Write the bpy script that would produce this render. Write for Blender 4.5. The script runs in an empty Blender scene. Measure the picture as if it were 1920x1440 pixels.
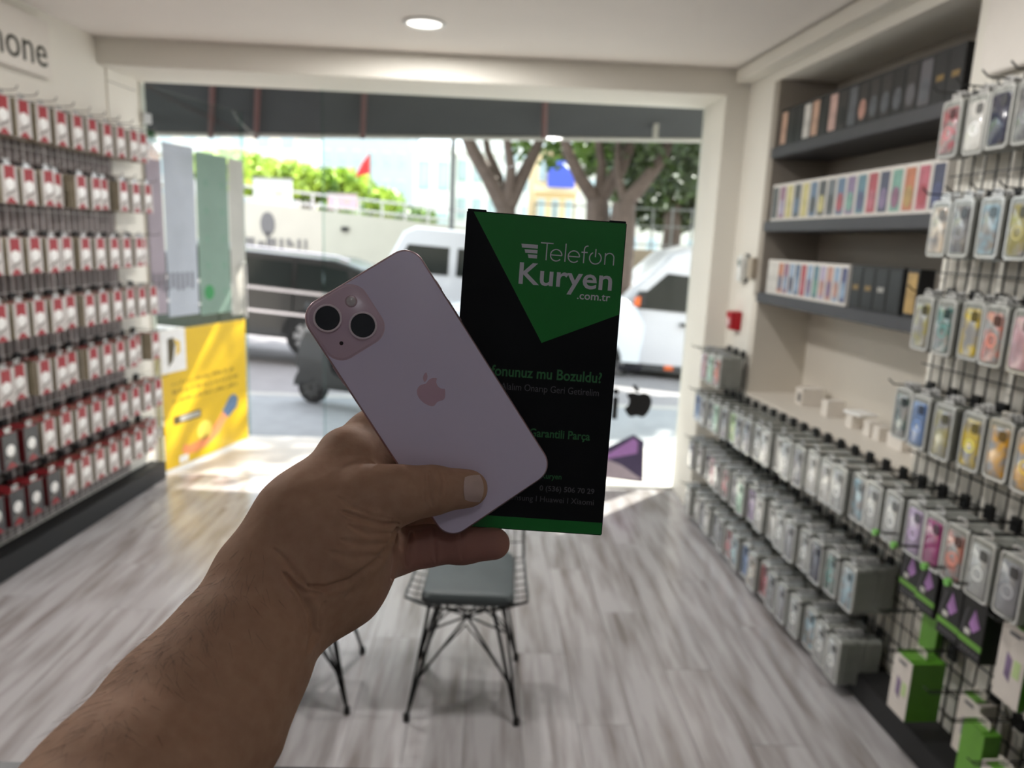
import bpy, bmesh, math, random
import numpy as np
from mathutils import Vector, Matrix
from mathutils.bvhtree import BVHTree
random.seed(7); rng = np.random.default_rng(7)
sc = bpy.context.scene
COL = sc.collection
# ------------------------------------------------------------------ camera
F, CX, CY = 1380.0, 960.0, 720.0
yaw, pitch, roll = math.radians(2.0), math.radians(-11.05), math.radians(2.4)
FW = Vector((math.sin(yaw)*math.cos(pitch), math.cos(yaw)*math.cos(pitch), math.sin(pitch)))
r0 = Vector((math.cos(yaw), -math.sin(yaw), 0)); u0 = r0.cross(FW)
RT = r0*math.cos(roll)+u0*math.sin(roll); UP = u0*math.cos(roll)-r0*math.sin(roll)
EYE = Vector((0, 0, 1.6))
cd = bpy.data.cameras.new('camera'); cam = bpy.data.objects.new('camera', cd); COL.objects.link(cam)
mw = Matrix((RT, UP, -FW)).transposed().to_4x4(); mw.translation = EYE; cam.matrix_world = mw
cd.sensor_width = 34.6; cd.lens = F/1920*34.6; cd.clip_start = .02; cd.clip_end = 400
cd.dof.use_dof = True; cd.dof.focus_distance = .432; cd.dof.aperture_fstop = 7.2; cd.dof.aperture_blades = 0
sc.camera = cam
# ------------------------------------------------------------------ world, sun, exposure
w = bpy.data.worlds.new('sky'); sc.world = w; w.use_nodes = True
bg = w.node_tree.nodes['Background']; bg.inputs[0].default_value = (.86, .93, 1, 1); bg.inputs[1].default_value = 2.9
sd = bpy.data.lights.new('sun', 'SUN'); sd.energy = 14.0; sd.angle = .012; sd.color = (1, .95, .86)
sun = bpy.data.objects.new('sun', sd); COL.objects.link(sun)
sun.rotation_euler = Vector((-.54, -.56, -.65)).to_track_quat('-Z', 'Y').to_euler(); sun.location = (6, 12, 10)
vs = sc.view_settings; vs.view_transform = 'Standard'; vs.look = 'None'; vs.gamma = 1; vs.exposure = 0.25; vs.use_curve_mapping = False
LAMP_W = 24.0
sc.cycles.max_bounces = 8; sc.cycles.transmission_bounces = 4; sc.cycles.adaptive_threshold = .015
# ------------------------------------------------------------------ pixel helpers (real planes of the place)
def ray(x, y): return FW + RT*((x-CX)/F) - UP*((y-CY)/F)
def at(x, y, Y): d = ray(x, y); return EYE + d*(Y/d.y)
def onplane(x, y, p, n): d = ray(x, y); return EYE + d*((Vector(p)-EYE).dot(n)/d.dot(n))
def camp(x, y, d): return EYE + ray(x, y)*d
# ------------------------------------------------------------------ material helpers
def lin(c):
    return tuple((v/255/12.92 if v <= 10 else ((v/255+.055)/1.055)**2.4) for v in c)+(1,)
MATS = {}
def M(name, col, rough=.5, metal=0, var=.06, scale=30, bump=0, coat=0, stretch=(1, 1, 1), spec=.5, sss=0, rnd=0, emit=0, alpha=1, second=None, thr=None):
    if name in MATS: return MATS[name]
    m = bpy.data.materials.new(name); m.use_nodes = True; nt = m.node_tree; N = nt.nodes; L = nt.links
    b = N['Principled BSDF']; c = lin(col)
    b.inputs['Roughness'].default_value = rough; b.inputs['Metallic'].default_value = metal
    b.inputs['Specular IOR Level'].default_value = spec; b.inputs['Coat Weight'].default_value = coat; b.inputs['Coat Roughness'].default_value = .06
    tc = N.new('ShaderNodeTexCoord'); mp = N.new('ShaderNodeMapping'); mp.inputs['Scale'].default_value = stretch
    L.new(tc.outputs['Object'], mp.inputs[0])
    nz = N.new('ShaderNodeTexNoise'); nz.inputs['Scale'].default_value = scale; nz.inputs['Detail'].default_value = 4
    if rnd:
        oi = N.new('ShaderNodeObjectInfo'); ad = N.new('ShaderNodeVectorMath'); ad.operation = 'MULTIPLY_ADD'
        cb = N.new('ShaderNodeCombineXYZ'); [L.new(oi.outputs['Random'], cb.inputs[i]) for i in range(3)]
        ad.inputs[1].default_value = (37, 71, 19); L.new(cb.outputs[0], ad.inputs[0]); L.new(mp.outputs[0], ad.inputs[2]); L.new(ad.outputs[0], nz.inputs['Vector'])
    else: L.new(mp.outputs[0], nz.inputs['Vector'])
    rp = N.new('ShaderNodeValToRGB'); e = rp.color_ramp.elements
    c2 = lin(second) if second else None
    e[0].color = c2 if c2 else tuple(min(1, x*(1-var)) for x in c[:3])+(1,)
    e[1].color = c if c2 else tuple(min(1, x*(1+var)) for x in c[:3])+(1,)
    e[0].position, e[1].position = thr if thr else (.3, .7)
    L.new(nz.outputs['Fac'], rp.inputs[0]); out = rp.outputs[0]
    if rnd:
        mx = N.new('ShaderNodeMixRGB'); mx.blend_type = 'MULTIPLY'; mx.inputs[0].default_value = 1
        mr = N.new('ShaderNodeMapRange'); mr.inputs[3].default_value = 1-rnd; mr.inputs[4].default_value = 1.0
        L.new(oi.outputs['Random'], mr.inputs[0]); L.new(out, mx.inputs[1]); L.new(mr.outputs[0], mx.inputs[2]); out = mx.outputs[0]
    L.new(out, b.inputs['Base Color'])
    if sss:
        b.inputs['Subsurface Weight'].default_value = sss; b.inputs['Subsurface Radius'].default_value = (1, .35, .2); b.inputs['Subsurface Scale'].default_value = .004
    if bump:
        bp = N.new('ShaderNodeBump'); bp.inputs['Strength'].default_value = bump; bp.inputs['Distance'].default_value = .002
        L.new(nz.outputs['Fac'], bp.inputs['Height']); L.new(bp.outputs[0], b.inputs['Normal'])
    if emit:
        b.inputs['Emission Color'].default_value = c; b.inputs['Emission Strength'].default_value = emit
    if alpha < 1:
        b.inputs['Alpha'].default_value = alpha
    MATS[name] = m; return m
def glass(name, tint=(255, 255, 255), refl=.06):
    if name in MATS: return MATS[name]
    m = bpy.data.materials.new(name); m.use_nodes = True; nt = m.node_tree; N = nt.nodes; L = nt.links
    N.remove(N['Principled BSDF']); t = N.new('ShaderNodeBsdfTransparent'); t.inputs[0].default_value = lin(tint)
    g = N.new('ShaderNodeBsdfGlossy'); g.inputs['Roughness'].default_value = .02
    x = N.new('ShaderNodeMixShader'); lw = N.new('ShaderNodeLayerWeight'); lw.inputs[0].default_value = .25
    ml = N.new('ShaderNodeMath'); ml.operation = 'MULTIPLY_ADD'; ml.inputs[1].default_value = .22; ml.inputs[2].default_value = refl
    L.new(lw.outputs['Fresnel'], ml.inputs[0]); L.new(ml.outputs[0], x.inputs[0]); L.new(t.outputs[0], x.inputs[1]); L.new(g.outputs[0], x.inputs[2])
    L.new(x.outputs[0], N['Material Output'].inputs[0]); MATS[name] = m; return m
# ------------------------------------------------------------------ mesh helpers
def rrect(w, h, r, n=5, cx=0, cy=0):
    r = min(r, w/2-1e-6, h/2-1e-6); o = []
    for sx, sy, a in ((1, 1, 0), (-1, 1, 90), (-1, -1, 180), (1, -1, 270)):
        for k in range(n+1):
            t = math.radians(a+90*k/n); o.append((cx+sx*(w/2-r)+r*math.cos(t), cy+sy*(h/2-r)+r*math.sin(t)))
    return o
class MB:
    def __init__(s): s.v = []; s.f = []; s.m = []
    def add(s, v, f, mi=0):
        k = len(s.v); s.v += [tuple(p) for p in v]; s.f += [tuple(i+k for i in q) for q in f]; s.m += ([mi]*len(f) if isinstance(mi, int) else list(mi)); return s
    def box(s, x0, x1, y0, y1, z0, z1, mi=0):
        # face order: bottom, top, -y, +x, +y, -x
        return s.add([(x0, y0, z0), (x1, y0, z0), (x1, y1, z0), (x0, y1, z0), (x0, y0, z1), (x1, y0, z1), (x1, y1, z1), (x0, y1, z1)],
                     [(3, 2, 1, 0), (4, 5, 6, 7), (0, 1, 5, 4), (1, 2, 6, 5), (2, 3, 7, 6), (3, 0, 4, 7)], mi)
    def tube(s, pts, r, n=6, mi=0, closed=False):
        P = [Vector(p) for p in pts]; K = len(P); rs = r if isinstance(r, (list, tuple)) else [r]*K
        T = [((P[(i+1) % K] if closed else P[min(i+1, K-1)])-(P[i-1] if closed else P[max(i-1, 0)])).normalized() for i in range(K)]
        up = Vector((0, 0, 1)) if abs(T[0].z) < .9 else Vector((1, 0, 0)); a = T[0].cross(up).normalized(); vs_ = []; fs = []
        for i in range(K):
            a = (a-T[i]*a.dot(T[i])).normalized(); b = T[i].cross(a)
            for k in range(n):
                t = 2*math.pi*k/n; vs_.append(P[i]+a*(rs[i]*math.cos(t))+b*(rs[i]*math.sin(t)))
        for i in range(K if closed else K-1):
            j = (i+1) % K
            for k in range(n): fs.append((i*n+k, i*n+(k+1) % n, j*n+(k+1) % n, j*n+k))
        if not closed: fs += [tuple(range(n-1, -1, -1)), tuple(range((K-1)*n, K*n))]
        return s.add(vs_, fs, mi)
    def loft(s, rings, mi=0, cap0=True, cap1=True):
        n = len(rings[0]); v = [p for R_ in rings for p in R_]; f = []
        for i in range(len(rings)-1):
            for k in range(n): f.append((i*n+k, i*n+(k+1) % n, (i+1)*n+(k+1) % n, (i+1)*n+k))
        if cap0: f.append(tuple(range(n-1, -1, -1)))
        if cap1: f.append(tuple(range((len(rings)-1)*n, len(rings)*n)))
        return s.add(v, f, mi)
    def lathe(s, prof, n=16, o=(0, 0, 0), axis='z', mi=0):
        def P(r, h, t):
            c, d = r*math.cos(t), r*math.sin(t)
            return {'z': (o[0]+c, o[1]+d, o[2]+h), 'y': (o[0]+d, o[1]+h, o[2]+c), 'x': (o[0]+h, o[1]+c, o[2]+d)}[axis]
        return s.loft([[P(r, h, 2*math.pi*k/n) for k in range(n)] for r, h in prof], mi)
    def prism(s, poly, z0, z1, plane='xy', mi=0):
        f = {'xy': lambda p, z: (p[0], p[1], z), 'xz': lambda p, z: (p[0], z, p[1]), 'yz': lambda p, z: (z, p[0], p[1])}[plane]
        return s.loft([[f(p, z0) for p in poly], [f(p, z1) for p in poly]], mi)
    def mesh(s, name, mats, smooth=False, bevel=0, seg=2):
        me = bpy.data.meshes.new(name); me.from_pydata(s.v, [], s.f)
        for m in (mats if isinstance(mats, (list, tuple)) else [mats]): me.materials.append(m)
        me.polygons.foreach_set('material_index', s.m)
        bm = bmesh.new(); bm.from_mesh(me)
        bmesh.ops.recalc_face_normals(bm, faces=bm.faces)
        if bevel: bmesh.ops.bevel(bm, geom=[e for e in bm.edges if e.calc_face_angle(0) > .5], offset=bevel, segments=seg, affect='EDGES', clamp_overlap=True)
        bm.to_mesh(me); bm.free()
        if smooth: me.polygons.foreach_set('use_smooth', [True]*len(me.polygons)); me.set_sharp_from_angle(angle=math.radians(38))
        me.update(); return me
    def build(s, name, mats, parent=None, smooth=False, bevel=0, loc=None, rz=0, seg=2):
        return obj(name, s.mesh(name, mats, smooth, bevel, seg), parent, loc, rz)
def obj(name, me, parent=None, loc=None, rz=0):
    o = bpy.data.objects.new(name, me); COL.objects.link(o)
    if parent: o.parent = parent
    if loc is not None: o.location = loc
    if rz: o.rotation_euler = (0, 0, rz)
    return o
def tag(o, label=None, cat=None, group=None, kind=None):
    if label: o['label'] = label
    if cat: o['category'] = cat
    if group: o['group'] = group
    if kind: o['kind'] = kind
    return o
def empty(name, label, cat, loc=(0, 0, 0), rz=0, group=None, mat=None):
    o = bpy.data.objects.new(name, None); COL.objects.link(o); o.location = loc; o.rotation_euler = (0, 0, rz); o.empty_display_size = .02
    if mat is not None: o.matrix_world = mat
    return tag(o, label, cat, group)
def text_mesh(s, x0, x1, y0, y1, depth=.0003, bold=0.0, mirror=False):
    """ink box of the string fitted into x0..x1, y0..y1 (y up), standing 'depth' proud along +z"""
    cu = bpy.data.curves.new('t', 'FONT'); cu.body = s; cu.size = 1; cu.offset = bold; cu.resolution_u = 3
    o = bpy.data.objects.new('t', cu); COL.objects.link(o); dg = bpy.context.evaluated_depsgraph_get()
    me = o.evaluated_get(dg).to_mesh(); v = np.array([p.co[:] for p in me.vertices]); f = [tuple(p.vertices) for p in me.polygons]
    o.evaluated_get(dg).to_mesh_clear(); bpy.data.objects.remove(o); bpy.data.curves.remove(cu)
    lo, hi = v.min(0), v.max(0); v[:, 0] = (v[:, 0]-lo[0])/(hi[0]-lo[0])
    if mirror: v[:, 0] = 1-v[:, 0]
    v[:, 0] = x0+v[:, 0]*(x1-x0); v[:, 1] = y0+(v[:, 1]-lo[1])/(hi[1]-lo[1])*(y1-y0)
    n = len(v); ed = {}
    for q in f:
        for a, b in zip(q, q[1:]+q[:1]): ed[(a, b)] = 1
    top = v.copy(); top[:, 2] = depth; v[:, 2] = 0
    F_ = [tuple(i+n for i in q) for q in f]+[(a, b, b+n, a+n) for (a, b) in ed if (b, a) not in ed]
    mb = MB(); mb.add(np.vstack([v, top]).tolist(), F_); return mb
ORD = ['zeroth', 'first', 'second', 'third', 'fourth', 'fifth', 'sixth', 'seventh', 'eighth', 'ninth', 'tenth', 'eleventh', 'twelfth', 'thirteenth', 'fourteenth', 'fifteenth', 'sixteenth', 'seventeenth', 'eighteenth', 'nineteenth', 'twentieth', 'twenty-first', 'twenty-second', 'twenty-third', 'twenty-fourth', 'twenty-fifth', 'twenty-sixth']
APPLE = "M12.152 6.896c-.948 0-2.415-1.078-3.96-1.04-2.04.027-3.91 1.183-4.961 3.014-2.117 3.675-.546 9.103 1.519 12.09 1.013 1.454 2.208 3.09 3.792 3.039 1.52-.065 2.09-.987 3.935-.987 1.831 0 2.35.987 3.96.948 1.637-.026 2.676-1.48 3.676-2.948 1.156-1.688 1.636-3.325 1.662-3.415-.039-.013-3.182-1.221-3.22-4.857-.026-3.04 2.48-4.494 2.597-4.559-1.429-2.09-3.623-2.324-4.39-2.376-2-.156-3.675 1.09-4.61 1.09z|M15.53 3.83c.843-1.012 1.4-2.427 1.245-3.83-1.207.052-2.662.805-3.532 1.818-.78.896-1.454 2.338-1.273 3.714 1.338.104 2.715-.688 3.559-1.701z"
def fruit_outline(part):
    import re
    p = APPLE.split('|')[part]; nums = [float(x) for x in re.findall(r'-?(?:\d+\.\d+|\.\d+|\d+)', p)]
    cur = np.array(nums[:2]); pts = []
    for i in range(2, len(nums)-5, 6):
        c = np.array(nums[i:i+6]).reshape(3, 2)+cur
        for t in np.linspace(0, 1, 6, endpoint=False): pts.append((1-t)**3*cur+3*t*(1-t)**2*c[0]+3*t*t*(1-t)*c[1]+t**3*c[2])
        cur = c[2]
    return [((q[0]-12)/24, (12-q[1])/24) for q in pts]      # y up, unit height
def logo_mesh(h, depth, mirror=False):
    mb = MB()
    for k in (0, 1):
        o = [((-x if mirror else x)*h, y*h) for x, y in fruit_outline(k)]
        mb.prism(o, 0, depth)
    return mb
# ================================================================== the room
white = M('wall_paint', (231, 227, 217), .75, var=.02, scale=3)
ceilm = M('ceiling_paint', (240, 234, 228), .85, var=.02, scale=2)
beige = M('niche_paint', (214, 207, 195), .8, var=.03, scale=4)
black = M('black_metal', (20, 20, 21), .45, var=.1)
blackm = M('black_laminate', (26, 26, 27), .55, var=.1)
darkgrey = M('shelf_laminate', (62, 62, 66), .5, var=.05)
TL, TR = math.atan(-.06), math.atan(.06)
def LX(y): return -2.18+.06*(y-4)
def RX(y): return 1.40-.06*(y-4.29)
def LW(y, off, z): return Vector((LX(y)+off, y-.06*off, z))
def RW(y, off, z): return Vector((RX(y)-off, y-.06*off, z))
ZC = 2.58
fl = MB().box(-2.7, 2.1, -1.7, 4.72, -.12, -.007).build('floor', M('floor_underlay', (120, 112, 106), .8)); tag(fl, kind='structure')
plank_m = M('laminate_wood', (184, 180, 181), .2, var=.1, scale=2.2, stretch=(9, .9, 1), rnd=.10, second=(140, 132, 130), thr=(.30, .58), spec=.6)
pw, pl_ = .190, 1.2
pme = MB().box(-pw/2+.0008, pw/2-.0008, -pl_/2+.0008, pl_/2-.0008, -.007, 0).mesh('plank', plank_m)
for i in range(25):
    x = -2.6+i*pw
    y0 = -1.7-(i*.43 % 1.2)
    while y0 < 4.71:
        a, b = max(y0, -1.7), min(y0+pl_, 4.71)
        if b-a > .02:
            o = obj('plank', pme, fl, ((x), (a+b)/2, 0)); o.scale.y = (b-a)/pl_
        y0 += pl_
c = MB().box(-2.8, 2.3, -1.8, 4.75, ZC, ZC+.1).build('ceiling', ceilm); tag(c, kind='structure')
def wallquad(name, pts, z0, z1, mat, th=.1, side=1):
    p, q = Vector(pts[0]), Vector(pts[1]); d = (q-p); n = Vector((d.y, -d.x)).normalized()*th*side
    mb = MB().prism([p, q, q+n, p+n], z0, z1); return tag(mb.build(name, mat), kind='structure')
wallquad('wall_left', [(LX(-1.7), -1.7), (LX(4.72), 4.72)], -.1, ZC+.05, white, .12, -1)
wallquad('wall_back', [(-2.8, -1.7), (2.2, -1.7)], -.1, ZC+.05, M('back_wall_paint', (162, 166, 178), .8), .1, 1)
# right wall with its niche, in the wall's own frame (local -x points into the room, y along the wall)
NF, NN, ND = 3.90, 2.46, .30
wr = MB()
wr.box(0, .12, 3.962, 4.75, -.1, ZC+.05)          # far pier
wr.box(0, .12, 3.90, 3.962, -.1, .842); wr.box(0, .12, 3.90, 3.962, 2.45, ZC+.05)
wr.box(0, .12, -1.7, NN, -.1, ZC+.05)            # near part
wr.box(0, .12, NN, NF, -.1, .84)                 # under the niche
wr.box(0, .12, NN, NF, 2.45, ZC+.05)             # above the niche
R0 = Vector((RX(0), 0, 0))
o = wr.build('wall_right', white, loc=R0, rz=TR); tag(o, kind='structure')
nb = MB()
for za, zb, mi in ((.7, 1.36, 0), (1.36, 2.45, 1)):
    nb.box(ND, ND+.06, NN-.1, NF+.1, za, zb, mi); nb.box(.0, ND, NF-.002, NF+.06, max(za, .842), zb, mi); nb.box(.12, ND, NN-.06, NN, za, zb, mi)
nb.box(.1201, ND+.06, NN, NF, 2.45, 2.51, 2)
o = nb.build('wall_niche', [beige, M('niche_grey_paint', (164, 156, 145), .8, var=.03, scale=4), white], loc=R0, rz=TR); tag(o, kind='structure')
lg = MB().box(-.012, ND, NN, NF, .822, .842).build('trim_1', M('ledge_laminate', (214, 207, 196), .45, var=.02), loc=R0, rz=TR, bevel=.003); tag(lg, kind='structure')
# entrance wall: beam and pier around the opening
b = MB().box(-2.2, 2.2, 4.29, 4.74, 2.44, ZC+.02).build('wall_front', white, bevel=.004); tag(b, kind='structure')
b = MB().box(1.275, 1.60, 4.29, 4.74, -.1, 2.45).build('wall_front_pier', white, bevel=.006); tag(b, kind='structure')
b = MB().box(-2.6, -2.125, 4.70, 4.76, -.1, 2.6).build('wall_front_return', white); tag(b, kind='structure')
tag(MB().box(-.09, 0, NN-.3, 4.28, 2.50, ZC-.012).build('trim_2', white, loc=R0, rz=TR, bevel=.004), kind='structure')
# plinths at the foot of both racks
tag(MB().box(0, .10, .2, 4.62, 0, .115).build('baseboard_left', blackm, loc=(LX(0), 0, 0), rz=TL, bevel=.004), kind='structure')
tag(MB().box(-.12, 0, .2, 4.25, 0, .10).build('baseboard_right', blackm, loc=R0, rz=TR, bevel=.004), kind='structure')
# ceiling downlights, and one added fill lamp at the rear
def downlight(x, y, label, w=LAMP_W, c=(1, .98, .955)):
    e = empty('downlight', label, 'lamp', (x, y, ZC), group='recessed ceiling downlights')
    MB().lathe([(.082, 0), (.1, -.002), (.1, -.008), (.086, -.012), (.078, -.006), (.078, 0)], 32).build('trim_ring', M('lamp_ring', (240, 240, 238), .4), e, True)
    MB().lathe([(.0005, -.004), (.079, -.004), (.079, -.001), (.0005, -.001)], 32).build('diffuser', M('lamp_diffuser', (255, 252, 245), .5, emit=2.5), e)
    ld = bpy.data.lights.new('lamp_light', 'AREA'); ld.shape = 'DISK'; ld.size = .16; ld.energy = w; ld.color = c
    lo = bpy.data.objects.new('lamp_light', ld); COL.objects.link(lo); lo.parent = e; lo.location = (0, 0, -.016)
    return e
downlight(-.35, 3.71, 'round recessed downlight glowing in the white ceiling near the entrance beam', 26.0)
downlight(.55, 2.1, 'round recessed downlight in the ceiling before the open shelves', 13.0)
downlight(-1.72, 2.2, 'round recessed downlight in the ceiling before the red carton rack', 18.0)
downlight(.2, -.9, 'added dim fill lamp in the ceiling behind the photographer', 1.25, (.86, .93, 1))  # unseen fill lamp, added to brighten the phone back and the hand
# ================================================================== phone, carton box, hand
def frame(Rc, t):
    Rc = Matrix(Rc); B = Matrix((RT, -UP, FW)).transposed()       # camera (x right, y down, z forward) -> world
    w_ = (B @ Rc).to_4x4(); w_.translation = EYE + B @ Vector(t)
    flip = Matrix(((1, 0, 0, 0), (0, -1, 0, 0), (0, 0, -1, 0), (0, 0, 0, 1)))   # local: x right, y up, z towards the viewer
    return w_ @ flip
PHM = frame([[0.8317837, 0.5313276, -0.1607073], [-0.5381438, 0.8428520, 0.0013147], [0.1361510, 0.0853901, 0.9870012]], [-0.04849, 0.00518, 0.43423])
BXM = frame([[0.99685328, -0.07365454, -0.0293009], [0.07207525, 0.99605693, -0.05172763], [0.03299538, 0.04945299, 0.99823129]], [0.01408*1.025, -0.00534*1.025, 0.44383*1.025])
ph = empty('smartphone', 'pale pink smartphone with two rear lenses held in the hand, back facing out', 'phone', mat=PHM)
W, H, T = .0778, .1609, .0078
backm = M('phone_back_glass', (236, 224, 248), .36, var=.01, scale=8, spec=.45)
bumpm = M('phone_camera_glass', (222, 194, 210), .25, var=.02, scale=10)
framem = M('phone_frame', (190, 160, 168), .3, metal=.9, var=.02)
def ring(w, h, r, z): return [(x, y, z) for x, y in rrect(w, h, r, 10)]
MB().loft([ring(W-.0016, H-.0016, .0112, -.0001), ring(W-.0006, H-.0006, .0117, -.0005), ring(W, H, .012, -.0013), ring(W, H, .012, -T+.0013), ring(W-.0008, H-.0008, .0116, -T+.0003), ring(W-.0026, H-.0026, .0107, -T)]).build('frame', framem, ph, True)
MB().loft([ring(W-.0022, H-.0022, .0109, -.0002), ring(W-.0024, H-.0024, .0108, .0002), ring(W-.0038, H-.0038, .0101, .00035)]).build('back_glass', backm, ph, True)
MB().box(-W/2+.003, W/2-.003, -H/2+.003, H/2-.003, -T-.0004, -T+.0002).build('screen', M('phone_screen', (8, 8, 10), .08), ph)
bw = .0362; bcx, bcy = -.0187, .0605
def bring(d, z, r=.0098): return [(x, y, z) for x, y in rrect(bw-d, bw-d, r-d/2, 10, bcx, bcy)]
bump = MB().loft([bring(-.002, .0003), bring(-.0006, .0006), bring(.0006, .0017), bring(.0016, .002)]).build('camera_bump', bumpm, ph, True)
for cx, cy in ((-.0262, .0676), (-.0116, .0536)):
    lr = MB().lathe([(.0064, .0019), (.0081, .0019), (.0081, .0036), (.0078, .0039), (.0071, .0039), (.0069, .0034)], 40, (cx, cy, 0)).build('lens_ring', M('lens_ring', (244, 226, 234), .3, metal=.0, var=.01), bump, True)
    g = MB().lathe([(.0001, .0035), (.0069, .0035), (.0069, .002), (.0001, .002)], 40, (cx, cy, 0)).build('lens_glass', M('lens_black', (6, 6, 5), .05, var=.01, coat=1), bump, True)
MB().lathe([(.0001, .0023), (.0030, .0024), (.0034, .0022), (.0036, .0018)], 28, (-.0097, .0690, 0)).build('flash_ring', M('flash_rim', (205, 178, 186), .3, metal=.3), bump, True)
MB().lathe([(.0001, .0029), (.0012, .0028), (.0026, .0024), (.0026, .002)], 24, (-.0097, .0690, 0)).build('flash', M('flash_lens', (214, 205, 206), .15, var=.1, scale=400), bump, True)
MB().lathe([(.0001, .0021), (.0011, .0021), (.0012, .0019)], 16, (-.0274, .0515, 0)).build('microphone', M('mic_hole', (52, 36, 42), .7), bump)
logo_mesh(.0192, .00012).build('logo', M('logo_pink', (220, 182, 200), .22, var=.01), ph).location = (.0008, .0018, .00033)
MB().box(W/2-.0004, W/2+.0005, .026, .041, -.0054, -.0026).build('side_button', framem, ph, bevel=.0002)
MB().box(W/2-.0004, W/2+.0005, .0475, .0545, -.0054, -.0026).build('side_button', framem, ph, bevel=.0002)
MB().box(-W/2-.0005, -W/2+.0004, .030, .043, -.0054, -.0026).build('side_button', framem, ph, bevel=.0002)
# ---------------------------------------------------------------- carton box
bx = empty('cardboard_box', 'slim black and green printed cardboard box held behind the pink phone', 'box', mat=BXM)
BW, BH, BT = .0984, .1948, .02
blk = M('carton_black', (8, 8, 9), .35, var=.1, scale=60, spec=.25); grn = M('carton_green', (18, 132, 46), .4, var=.03, scale=60)
wht = M('print_white', (225, 222, 230), .45, var=.01); gtx = M('print_green', (52, 120, 66), .45, var=.02); dtx = M('print_grey', (96, 94, 98), .5, var=.02)
MB().box(-BW/2, BW/2, -BH/2, BH/2, -BT, 0).build('carton', blk, bx, bevel=.0006)
MB().box(-BW/2+.0004, -BW/2+.012, BH/2-.0002, BH/2+.0012, -BT+.002, -.0008).build('tuck_flap', blk, bx, bevel=.0003)
MB().box(BW/2-.011, BW/2-.0004, BH/2-.0002, BH/2+.0009, -BT+.002, -.0008).build('tuck_flap', blk, bx, bevel=.0003)
z0 = .00002
MB().prism([(-.0451, BH/2-.0006), (.0023, .0201), (BW/2-.0005, .0410), (BW/2-.0005, BH/2-.0006)][::-1], 0, z0+.00006).build('green_panel', grn, bx)
MB().box(-BW/2+.0005, BW/2-.0005, -BH/2+.0006, -.0893, 0, z0+.00006).build('green_strip', grn, bx)
lt = MB()
for x0, x1, ya, yb in ((-.0146, -.0044, .0797, .0774), (-.0124, -.0044, .0765, .0744), (-.0102, -.0044, .0736, .0714)):
    s_ = 0; lt.prism([(x0, ya+s_), (x1, ya), (x1, yb), (x0+.0006, yb+s_)], 0, .00014)
lt.build('logo_bars', wht, bx)
def stroke(mb, pts, wd=.00068, z=.00016):
    P = [Vector((*p, 0)) for p in pts]; K = len(P); l = []; r = []
    for i in range(K):
        t = (P[min(i+1, K-1)]-P[max(i-1, 0)]).normalized(); n = Vector((-t.y, t.x, 0))*wd/2; l.append(P[i]+n); r.append(P[i]-n)
    v = [(*p.xy, 0) for p in l+r]+[(*p.xy, z) for p in l+r]; f = []
    for i in range(K-1):
        f += [(i, i+1, K+i+1, K+i), (2*K+i, 3*K+i, 3*K+i+1, 2*K+i+1), (i, 2*K+i, 2*K+i+1, i+1), (K+i, K+i+1, 3*K+i+1, 3*K+i)]
    f += [(0, K, 3*K, 2*K), (K-1, 3*K-1, 4*K-1, 2*K-1)]
    mb.add(v, f)
def arc(cx, cy, rx, ry, a0, a1, n=14): return [(cx+rx*math.cos(math.radians(a0+(a1-a0)*k/n)), cy+ry*math.sin(math.radians(a0+(a1-a0)*k/n))) for k in range(n+1)]
te = MB(); yb, xh, cp = .0708, .0072, .0104
sl = 0.0
def ee(x):  # letter e, radius .0034
    r = .0035; stroke(te, [(x-r, yb+r), (x+r, yb+r)]); stroke(te, arc(x, yb+r, r, r, 0, 318, 22))
stroke(te, [(-.0027, yb+cp), (.0051, yb+cp)]); stroke(te, [(.0012, yb+cp), (.0012, yb)])
ee(.0072); stroke(te, [(.0128, yb+cp+.0006), (.0128, yb)]); ee(.0181)
stroke(te, [(.0243, yb), (.0243, yb+.0084)]+arc(.0263, yb+.0084, .002, .0022, 180, 80, 6)); stroke(te, [(.0226, yb+.0066), (.0264, yb+.0066)])
stroke(te, arc(.0314, yb+.0036, .0036, .0036, 118, 422, 26)); stroke(te, [(.0314, yb+.0042), (.0314, yb+.0092)])
stroke(te, [(.0374, yb), (.0374, yb+xh)]); stroke(te, [(.0374, yb+.004)]+arc(.0401, yb+.0044, .0027, .0028, 180, 0, 12)+[(.0428, yb)])
te.build('lettering', wht, bx)
text_mesh('Kuryen', -.0146, .0429, .0510, .0684, .00014, .014).build('lettering', wht, bx)
text_mesh('.com.tr', .0220, .0425, .0486, .0526, .00014, .012).build('lettering', wht, bx)
text_mesh('Telefonunuz mu Bozuldu?', -.0415, .0413, -.0022, .0046, .00008, .02).build('lettering', gtx, bx)
text_mesh('Alal\u0131m Onar\u0131p Geri Getirelim', -.0208, .0402, -.0116, -.0060, .00008, 0).build('lettering', dtx, bx)
text_mesh('Garantili Par\u00e7a', -.0010, .0369, -.0395, -.0330, .00008, .02).build('lettering', gtx, bx)
text_mesh('Kuryen', .0085, .0211, -.0649, -.0604, .00008, .015).build('lettering', gtx, bx)
text_mesh('0 (536) 506 70 29', .0079, .0423, -.0726, -.0682, .00008, .015).build('lettering', dtx, bx)
text_mesh('Samsung I Huawei I Xiaomi', -.0130, .0425, -.0797, -.0750, .00008, 0).build('lettering', dtx, bx)
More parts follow.
